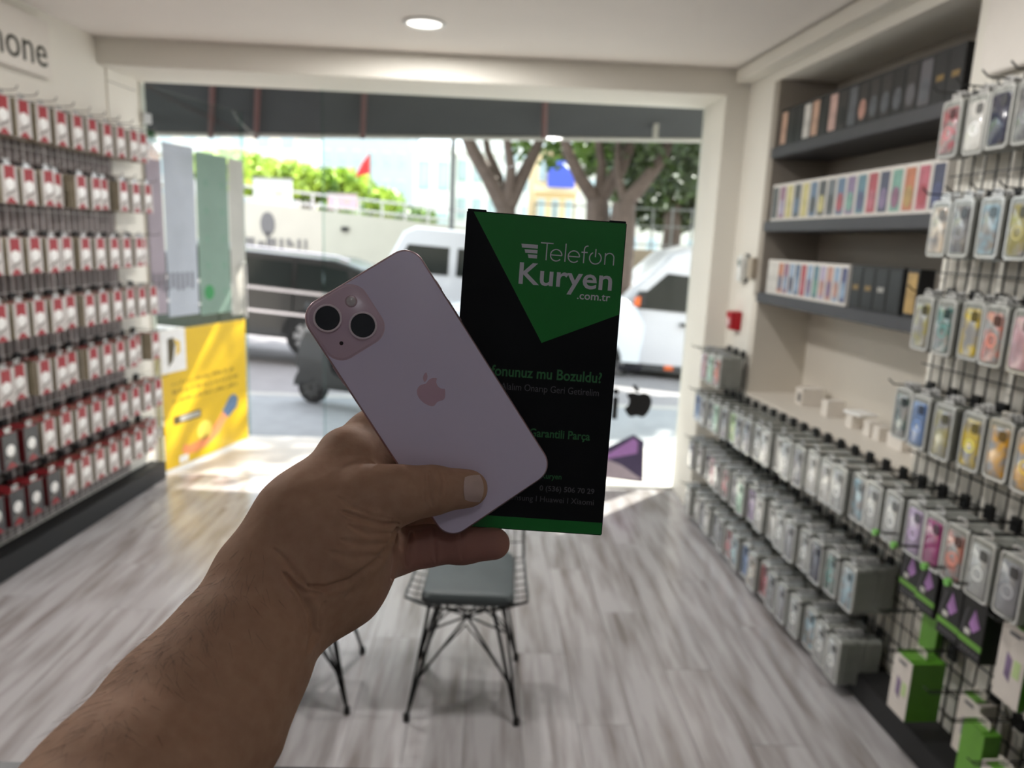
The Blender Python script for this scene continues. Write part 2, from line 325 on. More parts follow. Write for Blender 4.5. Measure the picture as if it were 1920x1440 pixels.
# ---------------------------------------------------------------- hand and forearm, one continuous surface
def CP(u, v, d): return np.array([(u-CX)/F*d, (v-CY)/F*d, d])
caps = []      # (a, b, ra, rb, blend)
def chain(*js, k=.010):
    for (u, v, d, r), (u2, v2, d2, r2) in zip(js, js[1:]): caps.append((CP(u, v, d), CP(u2, v2, d2), r*d/F, r2*d2/F, k))
chain((503, 1118, .400, 108), (440, 1228, .372, 126), (352, 1346, .345, 152), (236, 1510, .305, 182), (80, 1720, .26, 225), (-160, 2010, .215, 270), k=.012)
chain((520, 1138, .402, 94), (452, 1240, .376, 112), (388, 1352, .35, 148), k=.012)
chain((505, 1075, .402, 92), (575, 975, .412, 88), (652, 862, .436, 55), k=.014)          # index side of the hand
chain((560, 1075, .405, 108), (640, 1000, .412, 92), (700, 935, .412, 56), k=.014)         # ball of the thumb
chain((690, 931, .411, 54), (750, 927, .415, 50), (812, 919, .4222, 42), (872, 916, .4285, 31), (884, 916, .4290, 29), k=.008)   # thumb
chain((560, 1140, .412, 84), (640, 1090, .424, 78), (698, 1040, .442, 58), k=.014)         # heel of the hand
chain((585, 1060, .42, 90), (680, 960, .455, 66), k=.014)                                   # palm behind
chain((640, 930, .43, 60), (700, 878, .458, 52), (770, 866, .49, 42), k=.012)
chain((650, 855, .444, 52), (700, 818, .468, 46), (765, 792, .489, 40), (850, 760, .496, 34), (905, 742, .494, 28), k=.009)      # index
chain((672, 925, .466, 50), (780, 895, .495, 40), (870, 880, .499, 34), (930, 872, .497, 28), k=.006)
chain((685, 985, .462, 46), (790, 955, .497, 38), (880, 935, .499, 32), (935, 928, .497, 27), k=.006)
chain((705, 1046, .450, 44), (745, 1034, .456, 41), (800, 1023, .462, 37), (868, 1021, .462, 34), (926, 1019, .459, 31), k=.006)   # little finger
H_ = .0016
A_ = np.array([c_[0] for c_ in caps]+[c_[1] for c_ in caps]); Rm = .05
lo = A_.min(0)-Rm; hi = A_.max(0)+Rm
dims = np.ceil((hi-lo)/H_).astype(int)+1
fld = np.full(dims, .05, np.float32)
ax = [lo[i]+H_*np.arange(dims[i]) for i in range(3)]
for a, b, ra, rb, k in caps:
    m = max(ra, rb)+.022
    i0 = np.maximum(0, ((np.minimum(a, b)-m-lo)/H_).astype(int)); i1 = np.minimum(dims, ((np.maximum(a, b)+m-lo)/H_).astype(int)+2)
    X, Y, Z = np.meshgrid(*[ax[i][i0[i]:i1[i]] for i in range(3)], indexing='ij', sparse=True)
    ab = b-a; t = np.clip(((X-a[0])*ab[0]+(Y-a[1])*ab[1]+(Z-a[2])*ab[2])/(ab@ab), 0, 1)
    d = np.sqrt((X-a[0]-t*ab[0])**2+(Y-a[1]-t*ab[1])**2+(Z-a[2]-t*ab[2])**2)-(ra+(rb-ra)*t)
    s_ = fld[i0[0]:i1[0], i0[1]:i1[1], i0[2]:i1[2]]
    h = np.maximum(k-np.abs(s_-d), 0)/k
    s_[...] = np.minimum(s_, d)-h*h*k*.25
def surface_nets(f, o, h):
    s = f < 0; n = np.array(f.shape)
    cor = [(i, j, k) for i in (0, 1) for j in (0, 1) for k in (0, 1)]
    cnt = sum(s[i:n[0]-1+i, j:n[1]-1+j, k:n[2]-1+k].astype(np.int8) for i, j, k in cor)
    act = (cnt > 0) & (cnt < 8); cells = np.argwhere(act); idx = np.full(act.shape, -1, np.int64); idx[act] = np.arange(len(cells))
    acc = np.zeros((len(cells), 3)); num = np.zeros(len(cells))
    for a in cor:
        for axis in range(3):
            if a[axis]: continue
            b = list(a); b[axis] = 1; fa = f[tuple((cells+a).T)]; fb = f[tuple((cells+b).T)]; m = (fa < 0) != (fb < 0)
            t = fa[m]/(fa[m]-fb[m]); p = np.array(a, float)[None].repeat(m.sum(), 0); p[:, axis] += t; acc[m] += p; num[m] += 1
    v = o+h*(cells+acc/num[:, None]); Q = []
    for axis in range(3):
        u, w_ = [(1, 2), (2, 0), (0, 1)][axis]
        s0 = [slice(1, None)]*3; s1 = [slice(1, None)]*3; s0[axis] = slice(0, -1); s1[axis] = slice(1, None)
        for q in (u, w_): s0[q] = slice(1, -1); s1[q] = slice(1, -1)
        m = np.argwhere(s[tuple(s0)] != s[tuple(s1)])
        if not len(m): continue
        base = m.copy(); base[:, u] += 1; base[:, w_] += 1
        ins = s[tuple(base.T)]
        def cell(du, dw): c_ = base.copy(); c_[:, u] += du; c_[:, w_] += dw; return idx[tuple(c_.T)]
        q = np.stack([cell(-1, -1), cell(0, -1), cell(0, 0), cell(-1, 0)], 1); q[~ins] = q[~ins][:, ::-1]; Q.append(q)
    return v, np.vstack(Q)
hv, hq = surface_nets(fld, lo, H_)
def smooth(v, q, it, lam=.5):
    e = np.vstack([q[:, [0, 1]], q[:, [1, 2]], q[:, [2, 3]], q[:, [3, 0]]]); e = np.vstack([e, e[:, ::-1]])
    deg = np.bincount(e[:, 0], minlength=len(v))[:, None]
    for _ in range(it):
        s = np.stack([np.bincount(e[:, 0], v[e[:, 1], i], len(v)) for i in range(3)], 1); v = v+lam*(s/deg-v)
    return v
hv = smooth(hv, hq, 5)
# one subdivision so that the skin folds have room
def subdivide(v, q):
    e = np.sort(np.vstack([q[:, [0, 1]], q[:, [1, 2]], q[:, [2, 3]], q[:, [3, 0]]]), 1); key = e[:, 0]*len(v)+e[:, 1]
    uq, inv = np.unique(key, return_inverse=True); mids = (v[uq//len(v)]+v[uq % len(v)])/2; n = len(v); ne = len(uq); nq = len(q)
    inv = inv.reshape(4, nq); cen = v[q].mean(1); v2 = np.vstack([v, mids, cen]); ci = n+ne+np.arange(nq); q2 = []
    for k in range(4): q2.append(np.stack([q[:, k], n+inv[k], ci, n+inv[k-1]], 1))
    return v2, np.vstack(q2)
hv, hq = subdivide(hv, hq); hv = smooth(hv, hq, 3)
nrm = np.zeros_like(hv); fnn = np.cross(hv[hq[:, 2]]-hv[hq[:, 0]], hv[hq[:, 3]]-hv[hq[:, 1]])
for k in range(4):
    for i in range(3): nrm[:, i] += np.bincount(hq[:, k], fnn[:, i], len(hv))
nrm /= np.linalg.norm(nrm, axis=1)[:, None]+1e-12
if (nrm*(hv-hv.mean(0))).sum() < 0: nrm = -nrm
uv = np.stack([CX+F*hv[:, 0]/hv[:, 2], CY+F*hv[:, 1]/hv[:, 2]], 1); face = np.clip(-(nrm*hv).sum(1)/np.linalg.norm(hv, axis=1), 0, 1)
def crease(pts, wd, dep, dmax=.60, dmin=0):
    """a skin fold: press the surface in along a line"""
    P = np.array(pts, float); dd = np.full(len(uv), 1e9)
    box_ = (uv[:, 0] > P[:, 0].min()-40) & (uv[:, 0] < P[:, 0].max()+40) & (uv[:, 1] > P[:, 1].min()-40) & (uv[:, 1] < P[:, 1].max()+40) & (hv[:, 2] < dmax) & (hv[:, 2] > dmin)
    g = uv[box_]; best = np.full(len(g), 1e9)
    for i in range(len(P)-1):
        ab = P[i+1]-P[i]; t = np.clip(((g-P[i])@ab)/(ab@ab), 0, 1); tt = (i+t)/(len(P)-1); fade = 1+1.5*(np.abs(tt-.5)*2)**4
        best = np.minimum(best, np.linalg.norm(g-P[i]-t[:, None]*ab, axis=1)*fade)
    a = dep*np.exp(-(best/(wd*.9))**2)-dep*.22*np.exp(-((best-2.2*wd)/wd)**2)
    hv[box_] -= nrm[box_]*(a*np.minimum(1, face[box_]*3))[:, None]
for pts, wd, dep in (
    ([(805, 884), (808, 905), (806, 930), (812, 950)], 4, .0007), ([(820, 880), (826, 905), (824, 930)], 3.5, .0006), ([(832, 888), (837, 908), (835, 930)], 3, .0004),
    ([(795, 890), (797, 915), (795, 940)], 3, .0003),
    ([(640, 958), (680, 972), (720, 984), (746, 982)], 5, .0014), ([(655, 985), (690, 1002), (735, 1000)], 5, .0008), ([(630, 930), (665, 952), (700, 968), (735, 974)], 4, .0006),
    ([(640, 1012), (680, 1022), (725, 1018)], 6, .0007), ([(620, 1035), (665, 1048), (710, 1040)], 7, .0006),
    ([(744, 990), (728, 1030), (700, 1060), (655, 1090), (610, 1103), (578, 1098)], 6, .0020),
    ([(578, 1098), (555, 1080), (535, 1050), (515, 1030)], 6, .0012), ([(600, 1112), (575, 1112), (550, 1096), (530, 1072)], 5, .0010),
    ([(535, 1075), (560, 1105), (585, 1150), (590, 1185), (577, 1222)], 6, .0020), ([(610, 1130), (600, 1150), (598, 1175)], 5, .0008), ([(545, 1110), (565, 1140), (572, 1180)], 6, .0007),
    ([(738, 1020), (742, 1050), (735, 1085)], 5, .0012), ([(770, 1000), (766, 1030), (762, 1062)], 5, .0018),
    ([(812, 992), (814, 1022), (818, 1055)], 4, .0008), ([(864, 995), (866, 1022), (868, 1050)], 4, .0008), ([(870, 995), (873, 1022), (874, 1046)], 3, .0004),
    ([(650, 1120), (680, 1085), (715, 1050)], 9, .0008)):
    crease(pts, wd, dep)
hv = smooth(hv, hq, 1, .3)
B3 = np.array([[*RT], [*(-UP)], [*FW]])
blush = np.clip((uv[:, 0]-745)/60, 0, 1)*np.clip((uv[:, 1]-975)/20, 0, 1)+.5*np.clip((uv[:, 0]-560)/120, 0, 1)*np.clip((uv[:, 1]-985)/60, 0, 1)*np.clip((hv[:, 2]-.405)/.02, 0, 1)
hw = hv@B3+np.array(EYE)
skin = M('skin', (194, 155, 130), .66, var=.10, scale=140, bump=.2, sss=.10, spec=.3, second=(178, 137, 113), thr=(.2, .8))
me = bpy.data.meshes.new('hand'); me.from_pydata(hw.tolist(), [], hq.tolist()); me.materials.append(skin)
at_ = me.attributes.new('blush', 'FLOAT', 'POINT'); at_.data.foreach_set('value', np.clip(blush, 0, 1).astype(np.float32))
nt_ = skin.node_tree; an_ = nt_.nodes.new('ShaderNodeAttribute'); an_.attribute_name = 'blush'; mx_ = nt_.nodes.new('ShaderNodeMixRGB'); mx_.inputs[2].default_value = lin((180, 130, 118))
pb_ = nt_.nodes['Principled BSDF']; src_ = pb_.inputs['Base Color'].links[0].from_socket; nt_.links.new(an_.outputs['Fac'], mx_.inputs[0]); nt_.links.new(src_, mx_.inputs[1]); nt_.links.new(mx_.outputs[0], pb_.inputs['Base Color'])
bm = bmesh.new(); bm.from_mesh(me); bmesh.ops.recalc_face_normals(bm, faces=bm.faces); bm.to_mesh(me)
bvh = BVHTree.FromBMesh(bm); bm.free()
me.polygons.foreach_set('use_smooth', [True]*len(me.polygons))
per = obj('person', me); tag(per, 'bare left hand and forearm reaching forward, thumb pressed on the pink phone', 'person')
# thumbnail laid on the thumb
def hit(u, v):
    d = ray(u, v).normalized(); r = bvh.ray_cast(EYE, d); return r[0], r[1]
nv = []; nf = []; NU, NV = 14, 14
for i in range(NU+1):
    for j in range(NV+1):
        a = i/NU; b_ = j/NV*2-1; v = 916+b_*(23.5+2*a-3*(1-a)**4); ex = 868+4*b_*b_ if a == 0 else 0
        u = (869+2.5*b_*b_)+a*(36-9*b_*b_)
        p, n = hit(u, v)
        if p is None: p, n = camp(u, v, .42), -ray(u, v).normalized()
        nv.append(p+n*(.00025+.0007*max(0, 1-b_*b_)*min(1, a*4+.25)))
k0 = len(nv); nv += [p-ray(890, 917).normalized()*-.0012 for p in nv]
ix = lambda i, j: i*(NV+1)+j
for i in range(NU):
    for j in range(NV): nf += [(ix(i, j), ix(i+1, j), ix(i+1, j+1), ix(i, j+1)), (k0+ix(i, j), k0+ix(i, j+1), k0+ix(i+1, j+1), k0+ix(i+1, j))]
rim = [ix(i, 0) for i in range(NU)]+[ix(NU, j) for j in range(NV)]+[ix(i, NV) for i in range(NU, 0, -1)]+[ix(0, j) for j in range(NV, 0, -1)]
nf += [(a, b_, b_+k0, a+k0) for a, b_ in zip(rim, rim[1:]+rim[:1])]
n_ = MB().add(nv, nf).build('thumbnail', M('nail', (210, 182, 174), .35, var=.05, scale=200, coat=.2), per, True); n_['label'] = 'short pale thumbnail'
# fine dark hairs on the forearm
hb = MB()
for _ in range(420):
    t = random.random()**1.3; u = 430-330*t+random.gauss(0, 46); v = 1085+300*t+random.gauss(0, 40)
    p, n = hit(u, v)
    if p is None or (p-EYE).length > .5: continue
    L_ = random.uniform(.005, .012); g = (camp(u+random.uniform(-6, 18), v+40, .4)-camp(u, v, .4)).normalized(); g = (g-n*g.dot(n)).normalized()
    q1 = p+n*.0012+g*L_*.5; q2 = p+n*random.uniform(.0008, .003)+g*L_
    hb.tube([p-n*.0003, q1, q2], [.00006, .00005, .00002], 3)
h_ = hb.build('arm_hair', M('arm_hair', (46, 32, 26), .6), per); h_['kind'] = 'stuff'
# ================================================================== left rack with hanging cartons
wire = M('rack_wire_pale', (206, 200, 197), .45); chrome = M('hook_steel', (120, 116, 112), .35, metal=.8)
rk = empty('wire_display_rack', 'pale wire grid rack on the white wall, hung with red and white cartons', 'rack', (LX(0), 0, 0), TL)
MB().box(0, .006, 1.9, 4.36, .125, 2.13).build('shade_panel', M('rack_wall_shade', (132, 122, 120), .8), rk)  # grey-brown sheet carries the white wall's shade behind the hanging cartons
g = MB(); y = 1.92
while y < 4.36: g.box(.018, .022, y-.003, y+.003, .125, 2.13); y += .05
z = .15
while z < 2.13: g.box(.022, .026, 1.9, 4.36, z-.002, z+.002); z += .0933
g_ = g.build('wire_grid', wire, rk); g_['kind'] = 'stuff'
sp = MB().box(0, .01, 4.37, 4.66, .12, 2.44).build('slat_panel', white, rk); 
for i in range(8):
    MB().box(.0095, .012, 4.37, 4.66, .16+.28*i+.25, .163+.28*i+.25).build('slat_groove', M('groove', (120, 116, 110), .8), rk)
hm = MB(); hm.box(.02, .034, -.02, .02, -.035, .012, 1)
for s in (0,):
    hm.tube([(.03, s, 0), (.19, s, .002), (.215, s, .006), (.225, s, .022)], .0024, 6)
hookL = hm.mesh('hook', [chrome, black])
CW, CH, CT = .096, .158, .0145
red = M('carton_red', (150, 24, 34), .4, var=.08, scale=40); kh = M('carton_khaki', (150, 140, 118), .65, var=.05, scale=30); cwh = M('carton_white', (190, 182, 178), .4, var=.06, scale=60)
drk = M('carton_charcoal', (58, 56, 58), .4, var=.08); drd = M('carton_dark_red', (96, 14, 20), .45)
def carton_mesh(side, face):
    mb = MB(); mb.box(-CT, 0, -CW/2, CW/2, -CH, 0, [side, 1, side, face, side, face]); return mb
cart = carton_mesh(0, 2).mesh('carton', [kh, red, cwh, drk, drd]); cartd = carton_mesh(4, 3).mesh('carton', [kh, red, cwh, drk, drd])
e = .0006
tabm = MB().box(-CT/2-.0004, -CT/2+.0004, -.02, .02, -.002, .026).mesh('hang_tab', M('clear_tab', (186, 185, 182), .15, coat=.6))
pt = MB().box(0, e, -CW*.30, CW*.32, -.060, -.002).mesh('red_panel', red)
ps = MB(); ps.prism([(-.034, -CH), (.034, -CH), (.005, -CH+.026), (-.005, -CH+.026)], 0, e, 'yz'); pstri = ps.mesh('red_chevron', red)
pd = MB(); pd.prism([(.026*math.cos(t*.3142), -.078+.026*math.sin(t*.3142)) for t in range(20)], 0, e*1.6, 'yz'); pdisc = pd.mesh('round_emblem', M('emblem_white', (238, 235, 232), .25))
px = MB()
for k in range(5):
    a = .035-.013*k
    px.prism([(a-.012, -.098-.006*k), (a, -.094-.006*k), (a-.004, -.106-.006*k), (a-.016, -.109-.006*k)], 0, e, 'yz')
pswash = px.mesh('grey_print', M('print_mid_grey', (128, 120, 116), .5))
ROWZ = [2.108, 1.825, 1.522, 1.240, .962, .678, .418]
ROWN = ['top', 'second', 'third', 'fourth', 'fifth', 'sixth', 'bottom']
slots = []
for r_, zt in enumerate(ROWZ):
    for c_ in range(12):
        y = 4.47-.1275*c_
        if y < 3.42 and r_ < 2 and c_ > 9: pass
        h = obj('hook', hookL, rk, (0, y, zt+.018)); 
        if c_ < 2: h.location.x = -.008
        front = .150 if random.random() < .8 else random.uniform(.10, .15)
        if c_ == 7 and r_ < 3: front = .152
        n = int((front-.032)/.0152)
        dark = (r_ == 5 and c_ in (9, 10)) or (r_ == 6 and c_ in (8, 9, 10)) or (r_ == 6 and c_ > 10) or (r_ == 5 and c_ > 10)
        for k in range(n): slots.append((k, c_, r_, y+random.uniform(-.003, .003), front-.0152*k, zt+random.uniform(-.003, .003), dark))
slots.sort(key=lambda s: (s[0] > 0, s[0]+.22*s[1]*0, s[1]))
rest = MB()
for i, (k, c_, r_, y, off, zt, dark) in enumerate(slots):
    p = LW(y, off, zt)
    if i < 298:
        lab = f"{'charcoal and red' if dark else 'red and white'} carton, {'front' if k == 0 else ORD[k+1]} on {ORD[c_+1]} hook from the glass door, {ROWN[r_]} row"
        o = obj('hanging_carton', cartd if dark else cart, None, p, TL); tag(o, lab, 'carton', 'cartons hanging on the wire rack')
        if k == 0:
            if not dark: obj('red_panel', pt, o)
            obj('red_chevron', pstri, o); obj('round_emblem', pdisc, o); obj('grey_print', pswash, o); obj('hang_tab', tabm, o)
    else:
        s, c2 = math.sin(TL), math.cos(TL); base = MB().box(-CT, 0, -CW/2, CW/2, -CH, 0, [4 if dark else 0, 1]+[4 if dark else 0]*4)
        rest.add([(p.x+c2*x-s*yy, p.y+s*x+c2*yy, p.z+z_) for x, yy, z_ in base.v], base.f, base.m)
if rest.v: tag(rest.build('hanging_cartons_behind', [kh, red, cwh, drk, drd]), 'khaki edged cartons hanging deeper on the wire rack hooks', 'cartons', None, 'stuff')
# sign above the rack
sg = empty('wall_sign', 'white sign board with dark lettering above the red and white cartons', 'sign', LW(3.85, 0, 2.27), TL)
MB().box(0, .035, -1.0, 0, 0, .262).build('board', M('sign_white', (226, 220, 212), .5, var=.01), sg, bevel=.006)
t_ = text_mesh('iPhone', -.545, -.035, .045, .185, .002, .0); me = t_.mesh('lettering', M('sign_letter', (52, 52, 44), .5))
o = obj('lettering', me, sg, (.0352, 0, 0)); o.rotation_euler = (math.pi/2, 0, math.pi/2)
# ================================================================== right wall: open shelves and what stands on them
def shelf(z, lab):
    o = MB().box(-.012, ND-.002, NN+.004, NF-.004, z-.052, z).build('wall_shelf', darkgrey, None, loc=R0, rz=TR, bevel=.003); return tag(o, lab, 'shelf', 'dark grey niche shelves')
S1, S2, S3 = 2.115, 1.750, 1.385
shelf(S1, 'dark grey shelf across the niche, topmost of three'); shelf(S2, 'dark grey shelf across the niche, middle of three'); shelf(S3, 'dark grey shelf across the niche, lowest of three')
def C_(n, c, r=.35): g_ = sum(c)/3; return M('print_'+n, tuple(int((v*.72+g_*.28)*.98) for v in c), r, var=.25, scale=18)
PC = dict(peach=C_('peach', (214, 162, 130)), black=C_('black', (24, 24, 26)), white=C_('whitebox', (214, 210, 202)), rose=C_('rose', (216, 168, 154)), dark=C_('dark', (50, 46, 46)), steel=C_('steel', (92, 96, 104)), plum=C_('plum', (150, 84, 120)),
          yellow=C_('yellow', (212, 196, 100)), blue=C_('blue', (78, 110, 150)), grey=C_('grey', (84, 84, 92)), violet=C_('violet', (132, 104, 150)), teal=C_('teal', (80, 130, 150)), red=C_('red', (196, 52, 66)), navy=C_('navy', (64, 66, 98)),
          mint=C_('mint', (110, 170, 150)), orange=C_('orange', (214, 112, 64)), pink=C_('pink', (206, 84, 104)), indigo=C_('indigo', (70, 74, 130)), gold=C_('gold', (196, 150, 66)), sky=C_('sky', (140, 170, 206)), lilac=C_('lilac', (176, 160, 196)), salmon=C_('salmon', (204, 140, 120)))
sidew = M('box_side_white', (222, 217, 210), .5, var=.02); sideb = M('box_side_black', (30, 29, 30), .5, var=.05); silver = M('print_silver', (150, 148, 150), .3, metal=.4)
_bc = {}
def phone_box(y, z, w_, h_, d_, body, front, label, group, second=None, off=0.0, emblem=None, noun='phone_box'):
    e_ = empty(noun, label, 'box', RW(y, off-.012, z), TR, group)
    key = (w_, h_, d_, body.name)
    if key not in _bc: _bc[key] = MB().box(0, d_, -w_/2, w_/2, 0, h_).mesh('carton', body)
    obj('carton', _bc[key], e_)
    k2 = ('f', w_, h_, front.name)
    if k2 not in _bc: _bc[k2] = MB().prism(rrect(w_*.80, h_*.84, .006, 3, 0, h_*.5), -.0009, 0, 'yz').mesh('front_print', front)
    obj('front_print', _bc[k2], e_)
    if second:
        k3 = ('s', w_, h_, second.name)
        if k3 not in _bc: _bc[k3] = MB().prism([(w_*.34*math.cos(t*.349), h_*.36+h_*.22*math.sin(t*.349)) for t in range(18)], -.0016, -.0008, 'yz').mesh('front_motif', second)
        obj('front_motif', _bc[k3], e_)
    if emblem:
        k4 = ('e', w_, emblem.name)
        if k4 not in _bc:
            mb = MB()
            for q in range(4): mb.box(-.0016, -.0008, -w_*.24+q*w_*.13, -w_*.24+q*w_*.13+w_*.07, h_*.44, h_*.55)
            _bc[k4] = mb.mesh('gold_print', emblem)
        obj('gold_print', _bc[k4], e_)
    return e_
ySt = 3.83
top_ = [('peach', 0), ('black', 0), ('black', 0), ('white', 0), ('peach', 0), ('black', 0), ('rose', 0), ('dark', 'black'), ('steel', 0), ('dark', 'salmon'), ('dark', 'steel'), ('dark', 'steel'), ('black', 'steel'), ('dark', 'grey'), ('grey', 'steel'), ('black', 'G'), ('black', 'G')]
for i, (a, b_) in enumerate(top_):
    w_ = .078; y = ySt-.0795*i
    nm = {'peach': 'black phone box with peach front', 'rose': 'black phone box with rose front', 'white': 'phone box with white front', 'steel': 'phone box with steel grey front'}.get(a, 'black phone box with dark front')
    phone_box(y, S1, w_, .182, .05, sideb, PC[a], f'{nm}, {ORD[i+1]} from the pillar on the top shelf', 'phone boxes on the top shelf', None if b_ in (0, 'G') else PC[b_], off=-.005, emblem=PC['gold'] if b_ == 'G' else None)
mid_ = [('dark', 0), ('plum', 'lilac'), ('yellow', 0), ('dark', 'blue'), ('yellow', 0), ('blue', 'dark'), ('dark', 'yellow'), ('steel', 'dark'), ('blue', 'red'), ('violet', 'mint'), ('teal', 'indigo'), ('red', 'pink'), ('navy', 'violet'), ('mint', 'plum'), ('orange', 'gold'), ('pink', 'red'), ('navy', 'indigo')]
for i, (a, b_) in enumerate(mid_):
    phone_box(3.83-.0795*i, S2, .076, .182, .045, sidew, PC[a], f'white phone box with {a} front print, {ORD[i+1]} from the pillar on the middle shelf', 'phone boxes on the middle shelf', PC[b_] if b_ else None)
low_ = ['white', 'white', 'orange', 'plum', 'sky', 'blue', 'red', 'sky', 'teal', 'lilac', 'salmon', 'sky', 'indigo']
low2 = [None, None, 'blue', 'sky', 'navy', 'sky', 'pink', 'violet', 'mint', 'salmon', 'violet', 'salmon', 'sky']
for i, a in enumerate(low_):
    phone_box(3.80-.060*i, S3, .057, .172, .06, sidew, PC[a], f'slim white phone box with {a} front print, {ORD[i+1]} from the pillar on the lowest shelf', 'phone boxes on the lowest shelf', PC[low2[i]] if low2[i] else None)
for i, (em, nm) in enumerate((('gold', 'black phone box with gold print beside the slim white boxes'), ('gold', 'black phone box with gold print, second after the slim white boxes'), ('white', 'black phone box with white print on the lowest shelf'), (None, 'plain black phone box beside the orange one'))):
    phone_box(2.985-.088*i, S3, .084, .172, .06, sideb, PC['black'], nm, 'dark boxes on the lowest shelf', emblem=PC[em] if em else None)
phone_box(2.62, S3, .07, .172, .06, sideb, PC['gold'], 'orange yellow phone box at the rack end of the lowest shelf', 'dark boxes on the lowest shelf')
# small white boxes on the ledge
wb = M('small_box_white', (226, 219, 210), .5, var=.03)
for i, (y, w_, h_, d_, off, lab) in enumerate(((3.60, .07, .085, .12, -.14, 'small white box with dark print standing nearest the niche end'), (3.36, .055, .075, .09, -.15, 'small plain white box, second along the ledge'), (3.14, .05, .06, .07, -.15, 'low white box under the glossy white lid on the ledge'),
                                         (3.00, .05, .062, .05, -.15, 'small white cube box in the middle of the ledge'), (2.93, .045, .058, .05, -.15, 'small white cube box beside the middle one on the ledge'), (2.80, .10, .060, .06, -.15, 'wide white box lying on the ledge by the rack'), (2.66, .05, .075, .05, -.15, 'tall white box at the rack end of the ledge'))):
    e_ = empty('small_white_box', lab, 'box', RW(y, off, .842), TR, 'small white boxes on the ledge')
    MB().box(0, d_, -w_/2, w_/2, 0, h_).build('carton', wb, e_, bevel=.0012)
    MB().box(-.0006, d_+.0006, -w_/2-.0006, w_/2+.0006, h_-.016, h_+.0006).build('lid', wb, e_, bevel=.0012)
    if i == 0: MB().box(-.0012, 0, -w_*.3, w_*.1, h_*.2, h_*.7).build('front_print', PC['dark'], e_)
o = MB().box(0, .1, -.055, .055, 0, .012).build('glossy_lid', M('gloss_white', (245, 244, 242), .12), None, loc=RW(3.12, -.145, .9028), rz=TR+.15, bevel=.003); tag(o, 'glossy white lid lying on a low white box on the ledge', 'lid', None)
# wall devices on the pier
e_ = empty('wall_device', 'small white and black device mounted on the pier above the red call point', 'device', RW(4.08, 0, 1.50), TR)
MB().prism(rrect(.075, .15, .03, 6), -.045, -.012, 'yz').build('front_cover', M('device_white', (228, 228, 224), .35), e_, True, bevel=.004)
MB().prism(rrect(.082, .158, .032, 6), -.012, 0, 'yz').build('back_plate', black, e_, True)
MB().prism([(.02*math.cos(t*.449), .03+.02*math.sin(t*.449)) for t in range(14)], -.0475, -.045, 'yz').build('round_window', M('device_grey', (120, 130, 126), .2), e_)
MB().box(-.03, 0, -.14, -.075, -.05, .06).build('bracket', M('device_beige', (176, 164, 146), .5), e_, bevel=.004)
e_ = empty('call_point', 'small red box mounted on the pier below the white device', 'call point', RW(4.12, 0, 1.20), TR)
MB().loft([[(-.0, -.045, -.05), (0, .045, -.05), (0, .05, .06), (0, -.05, .06)], [(-.05, -.035, -.045), (-.05, .035, -.045), (-.06, .045, .055), (-.06, -.045, .055)]]).build('housing', M('call_red', (176, 12, 30), .35), e_, bevel=.005)
MB().box(-.064, -.05, -.02, .02, -.02, .02).build('front_plate', M('call_pale', (224, 190, 190), .4), e_, bevel=.002)
# ================================================================== right rack with hanging phone cases
rr = empty('case_display_rack', 'black wire grid rack on the cream wall, hung with phone case packs', 'rack', (RX(0), 0, 0), TR)
g = MB(); y = .9
def zt_(y): return .80 if y > NN else 2.13
while y < 4.24:
    g.box(-.022, -.018, y-.0022, y+.0022, .06, zt_(y)); y += .052
for i in range(28):
    z = .09+.077*i
    if z < zt_(1): g.box(-.026, -.022, .9, 4.24 if z < .80 else NN-.005, z-.002, z+.002)
for y in (3.94, 3.99, 4.04, 4.09, 4.14, 4.19): g.box(-.022, -.018, y-.002, y+.002, .8, 1.06)
for z in (.87, .95, 1.03): g.box(-.026, -.022, 3.92, 4.24, z-.002, z+.002)
g_ = g.build('wire_grid', black, rr); g_['kind'] = 'stuff'
hm = MB(); hm.box(-.036, -.022, -.016, .016, -.03, .014)
hm.tube([(-.03, -.006, 0), (-.235, -.006, .003), (-.25, -.006, .016)], .0022, 6); hm.tube([(-.03, .006, 0), (-.235, .006, .003), (-.25, .006, .016)], .0022, 6)
hookR = hm.mesh('hook', black)
hm = MB(); hm.box(-.036, -.022, -.016, .016, -.03, .014); hm.tube([(-.03, 0, 0), (-.16, 0, .003), (-.18, 0, .02)], .0026, 6); hookS = hm.mesh('hook', black)
KW, KH, KT = .094, .178, .0165
edgem = M('blister_edge', (142, 144, 138), .3, var=.06, coat=.4)
def rr3(w_, h_, r_, x): return [(x, p[0], p[1]-KH/2) for p in rrect(w_, h_, r_, 4)]
shell = MB().loft([rr3(KW, KH, .014, 0), rr3(KW, KH, .014, -KT*.75), rr3(KW-.006, KH-.006, .012, -KT)]).mesh('blister', [edgem])
sh2 = MB().loft([rr3(KW, KH, .014, 0), rr3(KW, KH, .014, -KT+.0008)]).mesh('blister', [edgem])
rimm = MB(); a_ = rrect(KW-.006, KH-.006, .012, 4); b2 = rrect(KW-.016, KH-.016, .009, 4)
rimm.loft([[(-KT, *(p[0], p[1]-KH/2)) for p in a_], [(-KT-.0022, p[0]*.98, p[1]*.99-KH/2) for p in a_], [(-KT-.0022, p[0], p[1]-KH/2) for p in b2], [(-KT, p[0], p[1]-KH/2) for p in b2]], 0, False, False)
rimme = rimm.mesh('clear_rim', M('clear_rim', (216, 216, 212), .1, coat=1))
casep = rrect(.068, .140, .012, 4, 0, -KH/2-.004)
camp_ = rrect(.028, .030, .008, 3, -.013, -KH/2+.044)
ringp = [(.02*math.cos(t*.349), -KH/2-.012+.02*math.sin(t*.349)) for t in range(18)]
ringq = [(.015*math.cos(t*.349), -KH/2-.012+.015*math.sin(t*.349)) for t in range(18)]
